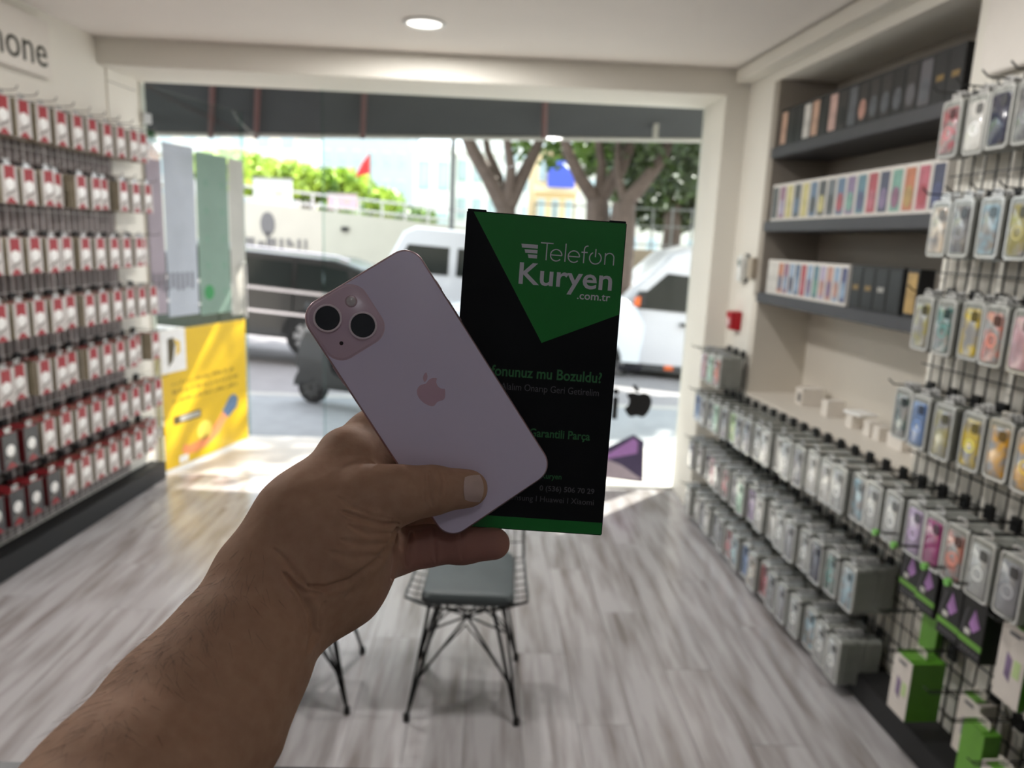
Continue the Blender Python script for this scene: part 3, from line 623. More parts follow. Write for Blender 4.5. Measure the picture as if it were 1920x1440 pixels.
CASE = dict(clear=(188, 190, 188), white=(224, 222, 216), smoke=(106, 108, 112), grey=(146, 146, 150), navy=(48, 50, 74), blue=(92, 124, 176), mint=(168, 204, 178), lime=(190, 222, 160), pink=(206, 160, 166), rose=(176, 96, 104), red=(160, 40, 54), magenta=(162, 44, 116), coral=(196, 120, 104), yellow=(214, 186, 60), amber=(226, 166, 48), olive=(156, 148, 92), teal=(74, 124, 118), pine=(58, 84, 78), cream=(216, 202, 184), lilac=(178, 158, 190), sky=(160, 190, 204))
_cm = {}
def case_meshes(cn):
    if cn not in _cm:
        m_ = M('case_'+cn, CASE[cn], .2, scale=26, coat=1, second=(150, 148, 146) if cn in ('yellow', 'amber', 'sky', 'teal', 'coral', 'olive', 'cream', 'rose', 'smoke', 'pine') else tuple(int(v*.82+18) for v in CASE[cn]), thr=(.40, .58), rnd=.12)
        d_ = M('case_cam_'+cn, tuple(int(v*.45) for v in CASE[cn]), .2); l_ = M('case_ring_'+cn, tuple(min(255, int(v*1.2+20)) for v in CASE[cn]), .3)
        _cm[cn] = (MB().loft([[(-KT+.001, *p) for p in casep], [(-KT-.003, *p) for p in casep], [(-KT-.0045, p[0]*.95, (p[1]+KH/2)*.97-KH/2) for p in casep]]).mesh('phone_case', m_, True),
                   MB().prism(camp_, -KT-.0065, -KT-.004, 'yz').mesh('camera_cutout', d_),
                   MB().loft([[(-KT-.0045, *p) for p in ringp], [(-KT-.0055, *p) for p in ringp], [(-KT-.0055, *p) for p in ringq], [(-KT-.0045, *p) for p in ringq]], 0, False, False).mesh('magnet_ring', l_))
    return _cm[cn]
tabR = MB(); tabR.prism(rrect(.042, .034, .012, 4, 0, .006), -KT*.5-.0004, -KT*.5+.0004, 'yz'); tabRm = tabR.mesh('hang_tab', M('clear_tab', (186, 185, 182), .15, coat=.6))
packs = []   # depth index, y, off, ztop, colour, label, full
RN = [('N1', 'top row', 2.085, 2.375, .105, ['rose', 'white', 'navy', 'smoke', 'clear', 'clear', 'blue', 'pink'], 3, .108, 'S'),
      ('N2', 'second row', 1.778, 2.350, .105, ['cream', 'smoke', 'sky', 'olive', 'grey', 'clear', 'teal', 'white'], 3, .108, 'S'),
      ('N3', 'third row', 1.478, 2.355, .105, ['olive', 'teal', 'yellow', 'coral', 'pink', 'yellow', 'amber', 'clear'], 3, .108, 'S'),
      ('N4', 'fourth row', 1.165, 2.385, .115, ['pine', 'blue', 'olive', 'yellow', 'amber', 'amber', 'yellow', 'clear'], 3, .108, 'S')]
def hook_stack(row, y, zt, nfront, n, cn, ci, hk, prob=1):
    h = obj('hook', hookS if hk == 'S' else hookR, rr, (0, y, zt+.014))
    for k in range(n): packs.append((k, ci, row, y+random.uniform(-.002, .002), nfront-.0172*k, zt+random.uniform(-.003, .003), cn))
for _, nm, zt, y0, off, cols, n, p_, hk in RN:
    for i, cn in enumerate(cols): hook_stack(nm, y0-p_*i, zt, off+random.uniform(-.01, .015), n, cn, i+1, hk)
colA = ['blue', 'grey', 'smoke', 'mint', 'grey', 'lime', 'smoke', 'grey', 'clear', 'white', 'white', 'clear', 'grey', 'white', 'white', 'clear', 'sky', 'clear', 'clear', 'lilac', 'magenta', 'coral', 'clear', 'grey']
for i, cn in enumerate(colA): hook_stack('fifth row', 4.13-.1045*i, .788+.0035*i, .195+random.uniform(-.015, .01), 6 if i > 14 else 8, cn, i+1, 'R')
colB = ['grey', 'white', 'smoke', 'pink', 'smoke', 'rose', 'grey', 'mint', 'lilac', 'white', 'white', 'clear', 'grey', 'clear', 'navy', 'pink', 'clear']
for i, cn in enumerate(colB): hook_stack('sixth row', 4.13-.1045*i, .505, .195+random.uniform(-.015, .01), 9, ['teal', 'blue'][i-15] if i > 14 and False else cn, i+1, 'R')
packs = [p if not (p[2] == 'sixth row' and p[1] == 16) else p[:6]+('teal',) for p in packs]; packs = [p if not (p[2] == 'sixth row' and p[1] == 17) else p[:6]+('sky',) for p in packs]
colC = ['white', 'white', 'grey', 'white', 'grey', 'smoke', 'rose', 'sky', 'blue', 'cream', 'red', 'smoke', 'grey', 'clear', 'sky', 'clear', 'clear']
for i, cn in enumerate(colC): hook_stack('bottom row', 4.13-.1045*i, .222, .195+random.uniform(-.015, .01), 9, cn, i+1, 'R')
for i, cn in enumerate(['pink', 'mint', 'coral']): hook_stack('pillar row', 4.15-.1045*i, 1.03, .17, 7, cn, i+1, 'R')
packs.sort(key=lambda s: (s[0] > 0, s[0]*.12+abs(s[3]-1.9)*.12+(.6 if s[2] in ('fifth row',) else 0)))
rest = MB()
for i, (k, ci, row, y, off, zt, cn) in enumerate(packs):
    p = RW(y, off-KT-.004, zt)
    if i < 298:
        nm = {'clear': 'clear'}.get(cn, cn)
        lab = f"{nm} phone case pack, {'front' if k == 0 else ORD[k+1]} on {ORD[ci]} hook from entrance, {row} of the case rack"
        if k > 0: lab = f"grey edged case pack, {ORD[k+1]} on {ORD[ci]} hook from entrance, {row} of the rack"
        e_ = obj('phone_case_pack', shell if k == 0 else sh2, None, p, TR); tag(e_, lab, 'phone case', 'phone case packs on the rack')
        if k == 0:
            a_, b_, r_ = case_meshes(cn)
            obj('phone_case', a_, e_); obj('camera_cutout', b_, e_); obj('clear_rim', rimme, e_); obj('hang_tab', tabRm, e_)
            if ci % 2 == 0 or cn in ('coral', 'rose', 'clear'): obj('magnet_ring', r_, e_)
        else: obj('hang_tab', tabRm, e_)
    else:
        s, c2 = math.sin(TR), math.cos(TR); v = [q.co for q in sh2.vertices]; b0 = len(rest.v)
        rest.add([(p.x+c2*q.x-s*q.y, p.y+s*q.x+c2*q.y, p.z+q.z) for q in v], [tuple(f.vertices) for f in sh2.polygons])
if rest.v: tag(rest.build('phone_case_packs_behind', edgem), 'grey edged phone case packs hanging deeper on the rack hooks', 'phone cases', None, 'stuff')
# product boxes at the near end of the rack
lime = M('box_lime', (104, 160, 56), .4, var=.04); limeh = M('tag_lime', (120, 190, 90), .4); greensd = M('box_green', (84, 140, 40), .45, var=.05); paper = M('box_paper', (216, 208, 200), .5, var=.03); purple = M('print_purple', (176, 128, 190), .4, var=.1)
def black_box(y, off, lab):
    e_ = empty('black_product_box', lab, 'box', RW(y, off, .70), TR, 'black boxes with purple diamond')
    for k in range(1):
        MB().box(0, .085, -.046, .046, -.20, 0, 0).build('carton', sideb, e_, bevel=.002)
    MB().prism([(-.030, -.10), (-.004, -.055), (.012, -.105), (-.006, -.125)], -.001, 0, 'yz').build('purple_print', purple, e_)
    MB().box(-.001, 0, -.046, .046, -.165, -.148).build('lime_stripe', lime, e_)
    MB().box(-.001, 0, .004, .026, -.138, -.122).build('white_print', PC['white'], e_)
    MB().prism([(.02, -.06), (.025, -.06), (.042, -.14), (.037, -.14)], -.001, 0, 'yz').build('grey_line', PC['grey'], e_)
    for q in range(5): MB().prism([(-.035+.015*q+.005*math.cos(t), -.182+.005*math.sin(t)) for t in (0, 1.05, 2.1, 3.14, 4.2, 5.25)], -.001, 0, 'yz').build('round_icon', PC['grey'], e_)
    MB().prism(rrect(.05, .03, .006, 3, 0, .012), .04, .0408, 'yz').build('hang_tab', sideb, e_)
    h = obj('hook', hookR, rr, (0, y-.06*0, .722)); MB().lathe([(.0005, -.268), (.011, -.268), (.011, -.256), (.0005, -.256)], 12, (0, 0, 0), 'x').build('lime_tip', limeh, rr, loc=(0, y, .728))
for y, off, lab in ((2.215, .12, 'black box with purple diamond, first from the entrance on the rack'), (2.115, .13, 'black box with purple diamond, second from the entrance on the rack'), (1.965, .16, 'black box with purple diamond, third from the entrance on the rack'), (1.865, .165, 'black box with purple diamond, fourth from the entrance on the rack')):
    black_box(y, off, lab)
def green_box(y, off, z, w_, h_, d_, lab, side=None, facem=None):
    e_ = empty('charger_box', lab, 'box', RW(y, off, z), TR, 'white and green boxes low on the rack')
    MB().box(0, d_, -w_/2, w_/2, -h_, 0, 0).build('carton', side or greensd, e_, bevel=.0015)
    MB().box(-.0015, 0, -w_/2+.001, w_/2-.001, -h_+.001, -.001).build('front_panel', facem or paper, e_)
    if facem is None:
        MB().prism([(-.004, -h_*.72), (.016, -h_*.66), (.016, -h_*.36), (-.004, -h_*.42)], -.0024, -.0015, 'yz').build('device_print', PC['violet'], e_)
        MB().box(-.0024, -.0015, -w_*.36, -w_*.12, -h_*.62, -h_*.40).build('lime_print', M('pale_lime', (190, 212, 150), .5), e_)
        MB().box(-.0024, -.0015, -w_*.2, w_*.2, -h_*.13, -h_*.08).build('grey_line', PC['grey'], e_)
    MB().box(-.001, d_*.6, -w_*.32, w_*.32, -.001, .004).build('green_top', lime, e_)
    MB().prism(rrect(.05, .032, .008, 3, 0, .012), d_*.5, d_*.5+.0008, 'yz').build('hang_tab', paper, e_)
    obj('hook', hookR, rr, (0, y, z+.02))
green_box(2.09, .185, .362, .092, .20, .11, 'white box with green side, hanging lowest beside the phone cases')
green_box(2.17, .055, .455, .08, .12, .02, 'small flat green pack hanging behind the white box', greensd, lime)
green_box(1.90, .10, .345, .085, .19, .05, 'white box with green wave, hanging above the plinth', paper)
green_box(1.80, .16, .325, .085, .20, .05, 'lime green box hanging in front of the wire grid', greensd, lime)
green_box(1.70, .17, .27, .085, .18, .06, 'white box with green top, nearest the floor on the rack', paper)
green_box(1.60, .20, .235, .09, .18, .06, 'white box hanging at the frame edge near the floor', paper)
green_box(1.715, .165, .675, .092, .215, .07, 'large white box with green side, beside the black boxes')
green_box(1.60, .165, .675, .092, .215, .07, 'large white box with green side, second beyond the black boxes')
# white sign panel above the near rack
MBs = MB().prism(rrect(1.1, .42, .05, 6, 1.83, 2.36), -.035, 0, 'yz')
o = MBs.build('wall_sign', M('sign_white', (226, 220, 212), .5, var=.01), None, True, loc=R0, rz=TR, bevel=.004); tag(o, 'plain white rounded sign board above the phone case rack', 'sign')
# ================================================================== chairs and counter
cw_ = M('chair_wire', (26, 26, 27), .4, metal=.6); cush = M('cushion_grey', (72, 79, 81), .5, var=.08, scale=12)
def seat_pt(s, t):
    """s -1..1 across, t 0..1 from the front edge to the top of the back"""
    w_ = .212*(1-.12*t)*(1-.25*max(0, t-.7))*(1-.30*max(0, 1-t/.10)**2); 
    if t < .55: y = t/.55*.40; z = .392-.018*math.sin(t/.55*3.14)+.004*(1-t); 
    else: q = (t-.55)/.45; y = .40+.07*q+.03*math.sin(q*1.57); z = .382+.36*q
    z += .018*abs(s)**3*(1 if t < .55 else .3)
    return (s*w_, y, z)
def make_chair(loc, rz, label):
    e_ = empty('wire_chair', label, 'chair', loc, rz, 'black wire chairs with grey pads')
    mb = MB()
    for i in range(13): mb.tube([seat_pt(-1+i/6, k/16) for k in range(17)], .0022, 5)
    for k in range(15): mb.tube([seat_pt(-1+i/8, k/14) for i in range(17)], .0022, 5)
    mb.build('seat_shell', cw_, e_, True)
    rimp = [seat_pt(-1, k/14) for k in range(15)]+[seat_pt(-1+i/8, 1) for i in range(1, 16)]+[seat_pt(1, k/14) for k in range(14, -1, -1)]+[seat_pt(1-i/8, 0) for i in range(1, 16)]
    MB().tube(rimp, .005, 6, closed=True).build('rim', cw_, e_, True)
    cb = MB(); top = []; 
    rings = []
    for d_, zz in ((.004, .400), (0, .410), (0, .426), (.008, .438), (.03, .443)):
        rings.append([(p[0]+.006, p[1]+.185, zz+.012*(p[1]**2)*20) for p in rrect(.312-2*d_, .37-2*d_, .03, 6)])
    cb.loft(rings).build('cushion', cush, e_, True)
    for sx in (-1, 1):
        for y0, y1 in ((.10, -.03), (.28, .36)):
            lg_ = MB(); ft = (sx*.185, y1, .012)
            lg_.tube([(sx*.085, y0, .388), ft], .0062, 7); lg_.tube([(sx*.125, y0+(.03 if y1 < .1 else -.03), .388), ft], .0048, 7)
            l_ = lg_.build('leg', cw_, e_, True); MB().lathe([(.0005, 0), (.011, 0), (.012, .02), (.007, .03)], 10, (sx*.185, y1, 0)).build('foot', black, l_, True)
    st = MB(); corners = [(-.16, 0, .125), (.16, 0, .125), (.16, .33, .125), (-.16, .33, .125)]; mid = (0, .165, .29)
    for a, b_ in ((0, 1), (1, 2), (2, 3), (3, 0)):
        ca, cb2 = corners[a], corners[b_]; m_ = ((ca[0]+cb2[0])/2*.55, .165+((ca[1]+cb2[1])/2-.165)*.55, .30)
        st.tube([ca, ((ca[0]+m_[0])/2, (ca[1]+m_[1])/2, .225), m_, ((cb2[0]+m_[0])/2, (cb2[1]+m_[1])/2, .225), cb2], .0035, 6)
    for a in range(4):
        ca = corners[a]; st.tube([ca, (ca[0]*.12, .165+(ca[1]-.165)*.12, .265), (-ca[0]*.35, .165-(ca[1]-.165)*.35, .335), (-ca[0]*.5, .165-(ca[1]-.165)*.5, .385)], .0045, 6)
    st.build('brace', cw_, e_, True)
    return e_
make_chair((-.045, 2.245, 0), -.03, 'black wire chair with grey seat pad standing below the green box')
make_chair((-.80, 2.425, 0), -math.pi/2+.03, 'black wire chair with grey seat pad mostly hidden behind the wrist')
ct = empty('shop_counter', 'dark shop counter whose edge shows below the forearm', 'counter', (0, 0, 0))
MB().box(-1.7, .9, .20, .756, .965, .995).build('worktop', M('counter_dark', (44, 42, 44), .4, var=.05), ct, bevel=.003).rotation_euler = (0, 0, .0)
MB().box(-1.65, .85, .30, .70, 0, .965).build('front_panel', M('counter_body', (70, 66, 64), .6), ct)
# ================================================================== entrance glass, door leaf and posters
gm = glass('pane_glass', (250, 253, 252), .008)
alum = M('alu_profile', (190, 188, 184), .35, metal=.6)
wd = empty('window_1', None, None); tag(wd, kind='structure')
MB().box(-1.045, 1.272, 4.695, 4.707, .012, 2.438).build('pane', gm, wd)
MB().box(-1.06, 1.274, 4.685, 4.717, 0, .012).build('bottom_rail', alum, wd); MB().box(-1.052, -1.044, 4.694, 4.708, .012, 2.438).build('pane_edge', glass('pane_edge_glass', (225, 238, 234), .04), wd)
HG, HE = Vector((-2.118, 4.70)), Vector((-1.842, 5.64)); dd = (HE-HG).normalized(); dn = Vector((dd.y, -dd.x, 0))   # dn faces the shop
dr = empty('door_1', None, None, (HG.x, HG.y, 0), math.atan2(dd.y, dd.x)); tag(dr, kind='structure')
DL = (HE-HG).length
MB().box(0, DL, -.005, .005, .015, 2.42).build('pane', gm, dr)
MB().tube([(DL-.07, -.045, .95), (DL-.07, -.045, 1.35)], .012, 10).build('handle', alum, dr, True)
for zz in (.25, 2.2): MB().box(-.005, .06, -.012, .012, zz, zz+.06).build('hinge', alum, dr)
MB().box(DL-.004, DL+.004, -.008, .008, .015, 2.42).build('edge_profile', glass('pane_edge_glass', (225, 238, 234), .04), dr)
DPn = Vector((dn.x, dn.y, 0)); DP0 = Vector((HG.x, HG.y, 0))
def door_uv(px, py):
    q = onplane(px, py, DP0, DPn)-DP0; return q.x*dd.x+q.y*dd.y, q.z
def sheet(name, u0, u1, v0, v1, th, mat, label, cat, y=-.0062, group=None):
    e_ = empty(name, label, cat, (HG.x, HG.y, 0), math.atan2(dd.y, dd.x), group); MB().box(u0, u1, y-th, y, v0, v1).build('sheet', mat, e_); return e_
ylw = M('poster_yellow', (212, 174, 2), .38, var=.02, scale=6); inkd = M('poster_ink', (70, 58, 14), .5)
u0, v0 = 0.02, .012; u1 = .925; v1 = .935
ps_ = sheet('poster', u0, u1, v0, v1, .004, ylw, 'bright yellow poster with arm drawing, standing on the floor against the glass door', 'poster', -.02)
YF = -.0246
def onposter(name, poly, mat, d_=.0006, lay=0): return MB().prism(poly, YF-d_-lay*.0004, YF-lay*.0004, 'xz').build(name, mat, ps_)
uw, vw = u1-u0, v1-v0
P_ = lambda a, b_: (u0+uw*a, v1-vw*b_)
def prect(name, a0, a1, b0, b1, mat, lay=0): return onposter(name, [P_(a0, b1), P_(a1, b1), P_(a1, b0), P_(a0, b0)], mat, lay=lay)
prect('white_label', 0, .26, 0, .30, M('print_white2', (225, 224, 222), .45))
onposter('logo_mark', [P_(.07, .06), P_(.13, .05), P_(.15, .10), P_(.12, .22), P_(.07, .26)], inkd, lay=1); onposter('logo_mark', [P_(.14, .06), P_(.20, .09), P_(.20, .16), P_(.15, .19), P_(.165, .12)], ylw, lay=1)
for i, (a1) in enumerate((.82, .90, .88)):
    mb = MB(); a = .10
    while a < a1:
        wl = random.uniform(.012, .026); hgt = random.choice((.016, .024, .03)); p0_ = .36+.065*i
        mb.prism([P_(a, p0_+.036), P_(a+wl, p0_+.036), P_(a+wl, p0_+.036-hgt), P_(a, p0_+.036-hgt)], YF-.0006, YF, 'xz'); a += wl+random.choice((.006, .006, .024))
    mb.build('text_line', M('poster_text', (150, 124, 6), .5), ps_)
prect('dark_tag', .10, .40, .625, .685, inkd); prect('tag_text', .17, .39, .638, .672, M('print_grey2', (170, 168, 160), .5), 1)
armp = [(.20, .845), (.24, .87), (.36, .865), (.50, .82), (.62, .74), (.66, .70), (.73, .755), (.62, .86), (.47, .925), (.33, .945), (.22, .935), (.17, .90)]
onposter('arm_drawing', [P_(a, b_) for a, b_ in armp][::-1], M('print_arm', (226, 140, 84), .5))
onposter('blue_cuff', [P_(a, b_) for a, b_ in ((.66, .70), (.76, .60), (.82, .585), (.87, .63), (.85, .70), (.73, .765))][::-1], M('print_blue', (70, 130, 226), .5), lay=1)
onposter('pale_bulb', [(P_(.44, .80)[0]+.08*math.cos(t*.45), P_(.44, .80)[1]+.07*math.sin(t*.45)) for t in range(14)], M('print_pale_yellow', (246, 226, 90), .5))
prect('white_mark', .14, .24, .93, .985, M('print_white2', (225, 224, 222), .45), 0)
pale = M('poster_pale', (180, 186, 196), .5, var=.12, scale=3, alpha=.86); pinkp = M('poster_pinkish', (164, 152, 162), .5, var=.1, scale=4, alpha=.86); greenp = M('poster_sage', (122, 148, 133), .5, var=.08, scale=3, alpha=.92)
U = lambda px, py: door_uv(px, py)
def band(name, x0, x1, yt, yb, mat, lab, y=-.0062):
    a, b_, c2 = U(x0, (yt+yb)/2)[0], U(x1, (yt+yb)/2)[0], U((x0+x1)/2, yt)[1]; d_ = U((x0+x1)/2, yb)[1]
    return sheet(name, a, b_, d_, c2, .0008, mat, lab, 'poster', y, 'posters on the glass door'), a, b_, d_, c2
band('poster', 309, 366, 272, 592, pale, 'tall pale poster on the glass door beside the hinge')
g_, a, b_, d_, c2 = band('poster', 370, 428, 290, 588, greenp, 'tall sage green poster with round icons on the glass door')
for i in range(5):
    for s in (.28, .80):
        zc = d_+(c2-d_)*(.14+.17*i); big = (i == 0 and s < .5)
        r_ = .052 if big else .026
        MB().prism([(a+(b_-a)*s+r_*math.cos(t*.449), zc+r_*math.sin(t*.449)) for t in range(14)], -.0078 if big else -.0074, -.007, 'xz').build('round_icon', M('icon_green', (30, 130, 62), .4) if big else M('icon_dim', (108, 140, 122), .5), g_)
band('poster', 430, 458, 300, 590, M('poster_cream', (188, 186, 178), .5, var=.1, scale=3, alpha=.85), 'narrow cream poster at the free edge of the glass door')
band('poster', 278, 306, 300, 590, pinkp, 'narrow greyish poster at the hinge edge of the glass door')
lt_ = MB()
for i in range(9): 
    q0 = U(285+9*i, 520); lt_.box(q0[0], q0[0]+.018, -.0082, -.007, U(300, 545)[1]+.01*math.sin(i*2), U(300, 512)[1])
o = lt_.build('glass_lettering', M('letter_dark', (70, 66, 74), .5), None, loc=(HG.x, HG.y, 0), rz=math.atan2(dd.y, dd.x)); tag(o, 'blurred dark lettering stuck across the glass door', 'lettering')
# stickers on the fixed pane
def pane_pt(px, py): return at(px, py, 4.69)
st_b = M('sticker_black', (16, 16, 18), .5)
q0 = pane_pt(1197, 752); h_ = (pane_pt(1197, 722)-pane_pt(1197, 783)).length
o = logo_mesh(h_, .001, mirror=True).build('glass_sticker', st_b, None, loc=(q0.x, 4.693, q0.z)); o.rotation_euler = (math.pi/2, 0, 0); tag(o, 'black bitten fruit sticker on the entrance glass beside the pier', 'sticker', 'stickers on the entrance glass')
q1 = pane_pt(1153, 765); o = MB().box(-.019, .019, -.001, 0, -.075, .075).build('glass_sticker', st_b, None, loc=(q1.x, 4.692, q1.z)); MB().lathe([(.0005, -.001), (.021, -.001), (.021, 0), (.0005, 0)], 14, (0, 0, .11), 'y').build('dot', st_b, o); tag(o, 'black letter stroke with dot stuck on the glass beside the green box', 'sticker', 'stickers on the entrance glass')
q2 = pane_pt(1180, 690); t_ = text_mesh('www', -.085, .085, -.026, .026, .001, .03, True); o = obj('glass_sticker', t_.mesh('lettering', M('sticker_navy', (40, 42, 58), .5)), None, (q2.x, 4.693, q2.z)); o.rotation_euler = (math.pi/2, 0, 0); tag(o, 'dark row of letters stuck on the glass above the fruit sticker', 'sticker', 'stickers on the entrance glass')
pp = lambda px, py: (pane_pt(px, py).x-q0.x, pane_pt(px, py).z-q0.z)
e_ = empty('glass_sticker', 'purple phone picture stuck low on the entrance glass', 'sticker', (q0.x, 4.692, q0.z), 0, 'stickers on the entrance glass')
MB().prism([pp(*p) for p in ((1060, 885), (1140, 838), (1188, 815), (1208, 828), (1206, 905), (1100, 892))][::-1], -.001, 0, 'xz').build('dark_body', M('sticker_violet_dark', (88, 78, 108), .4), e_)
MB().prism([pp(*p) for p in ((1085, 880), (1150, 845), (1188, 822), (1196, 828), (1195, 850), (1130, 862))][::-1], -.002, -.001, 'xz').build('purple_face', M('sticker_violet', (186, 138, 204), .35), e_)
MB().prism([pp(*p) for p in ((1090, 890), (1140, 862), (1165, 872), (1205, 900), (1120, 896))][::-1], -.003, -.002, 'xz').build('pale_edge', M('sticker_pale', (196, 182, 192), .4), e_)
# ================================================================== outside: awning, pavement, street
stone = M('threshold_stone', (214, 208, 202), .5, var=.05, scale=8); pave = M('pavement', (150, 152, 156), .7, var=.08, scale=6); asph = M('asphalt', (140, 136, 138), .8, var=.08, scale=5)
tag(MB().box(-3.2, 2.4, 4.722, 5.75, -.16, -.015).build('threshold', stone, bevel=.006), kind='structure')
tag(MB().box(-14, 12, 5.752, 7.7, -.2, -.09).build('sidewalk', pave), kind='structure')
def gz(x, y): return -.12-.075*(x+2.7)*min(1, max(0, (y-7.7)/3))-.05*max(0, y-10)
rd = MB(); xs = [-40, -14, -6, -2.7, 0, 3, 6, 14, 40]; ys = [7.7, 8.7, 9.7, 10.7, 14, 19]
rd.add([(x, y, gz(x, y)) for y in ys for x in xs], [(j*9+i, j*9+i+1, (j+1)*9+i+1, (j+1)*9+i) for j in range(5) for i in range(8)])
rd.add([(x, y, gz(x, y)-.3) for y in ys for x in xs], [(j*9+i, (j+1)*9+i, (j+1)*9+i+1, j*9+i+1) for j in range(5) for i in range(8)])
tag(rd.build('road', asph), kind='structure')
tag(MB().box(-14, 12, 7.55, 7.7, -.2, -.085).build('curb', M('curb_stone', (176, 172, 168), .7), bevel=.01), kind='structure')
# awning over the entrance
aw = empty('awning', 'dark grey awning with brown ribs over the shop entrance', 'awning', (0, 0, 0))
A0, A1 = (-3.6, 4.80, 2.86), (2.6, 4.80, 2.90); B0, B1 = (-3.6, 6.5, 2.33), (2.6, 6.5, 2.535)
lerp = lambda a, b_, t: tuple(a[i]+(b_[i]-a[i])*t for i in range(3))
NA = 12; top = [lerp(A0, A1, i/NA) for i in range(NA+1)]; bot = [lerp(B0, B1, i/NA) for i in range(NA+1)]
v = top+bot; v2 = [(p[0], p[1], p[2]+.02) for p in v]; K = NA+1
MB().add(v+v2, [(i, i+1, K+i+1, K+i) for i in range(NA)]+[(2*K+i, 3*K+i, 3*K+i+1, 2*K+i+1) for i in range(NA)]+[(K+i, K+i+1, 3*K+i+1, 3*K+i) for i in range(NA)]+[(i, 2*K+i, 2*K+i+1, i+1) for i in range(NA)]).build('canopy', M('awning_fabric', (50, 52, 52), .8, var=.08, scale=4), aw)
brown = M('awning_rib', (84, 50, 44), .6)
for px in (395, 480, 680, 1020):
    an = (Vector(A1)-Vector(A0)).cross(Vector(B0)-Vector(A0)).normalized(); b_ = onplane(px, 252, A0, an); m_ = onplane(px+3, 160, A0, an); a = b_+(m_-b_)*((b_.y-4.82)/(b_.y-m_.y))
    MB().tube([a-Vector((0, 0, .018)), b_-Vector((0, 0, .018))], .022, 8).build('rib', brown, aw, True)
MB().tube([(B0[0], 6.5, B0[2]-.005), (B1[0], 6.5, B1[2]-.005)], .022, 10).build('front_bar', M('awning_bar', (186, 184, 178), .4), aw, True)
q = at(1230, 235, 6.2); MB().box(q.x-.02, q.x+.02, 6.18, 6.23, 2.44, 2.60).build('bracket', M('awning_bar', (186, 184, 178), .4), aw)
cb = [at(x, y, 6.1) for x, y in ((418, 158), (428, 190), (445, 222), (468, 246), (490, 254))]
tag(MB().tube(cb, .009, 8).build('hanging_cable', M('cable_grey', (150, 150, 146), .5), None, True), 'thin pale cable drooping under the awning', 'cable')
tag(MB().box(-9, 9, 4.76, 4.80, 2.45, 6).build('wall_facade', M('facade', (190, 184, 174), .8)), kind='structure')
for i, (x0, x1) in enumerate(((-9, -2.62), (1.60, 9))): tag(MB().box(x0, x1, 4.76, 4.80, -.1, 2.45).build('wall_facade', M('facade', (190, 184, 174), .8)), kind='structure')
# fruit coloured things beyond the hinge edge
q = at(274, 300, 6.2); e_ = empty('hanging_basket', 'orange and green hanging basket seen beyond the door hinge', 'basket', q); MB().lathe([(.01, -.12), (.07, -.09), (.1, 0), (.09, .08), (.05, .13), (.01, .14)], 14).build('orange_body', M('basket_orange', (210, 130, 40), .6, var=.2, scale=20), e_, True); MB().lathe([(.01, .13), (.1, .14), (.07, .22), (.01, .25)], 9).build('green_top', M('basket_green', (50, 110, 60), .6), e_, True); MB().tube([(0, 0, .2), (0, 0, .36)], .006, 6).build('hanger', black, e_)
# ---------------------------------------------------------------- vehicles
tyre = M('tyre', (22, 22, 23), .8); rimm_ = M('wheel_rim', (150, 150, 152), .3, metal=.8); carglass = M('car_glass', (26, 31, 30), .12, var=.1, scale=2, spec=.3); lampr = M('tail_lamp', (170, 24, 26), .3); lampo = M('side_lamp', (226, 104, 40), .4)
def wheel(parent, x, y, r, wd=.2, sgn=-1, sm=None):
    w_ = MB().lathe([(r*.6, -wd/2), (r*.95, -wd/2), (r, -wd/2+.03), (r, wd/2-.03), (r*.95, wd/2), (r*.6, wd/2)], 24, (x, y, r), 'y').build('wheel', tyre, parent, True)
    rm = MB().lathe([(.01, -wd*.3), (r*.64, -wd*.42), (r*.64, wd*.42), (.01, wd*.3)], 24, (x, y, r), 'y').build('rim', M('rim_dark', (70, 70, 72), .4, metal=.6), w_, True)
    for k in range(8):
        a = k*math.pi/4; ca, sa = math.cos(a), math.sin(a); n_ = .03*r/.3
        MB().prism([(x+ca*.05*r-sa*n_, r+sa*.05*r+ca*n_), (x+ca*r*.62-sa*n_*1.4, r+sa*r*.62+ca*n_*1.4), (x+ca*r*.62+sa*n_*1.4, r+sa*r*.62-ca*n_*1.4), (x+ca*.05*r+sa*n_, r+sa*.05*r-ca*n_)], y+sgn*wd*.47-.012, y+sgn*wd*.47+.012, 'xz').build('spoke', sm or rimm_, w_)
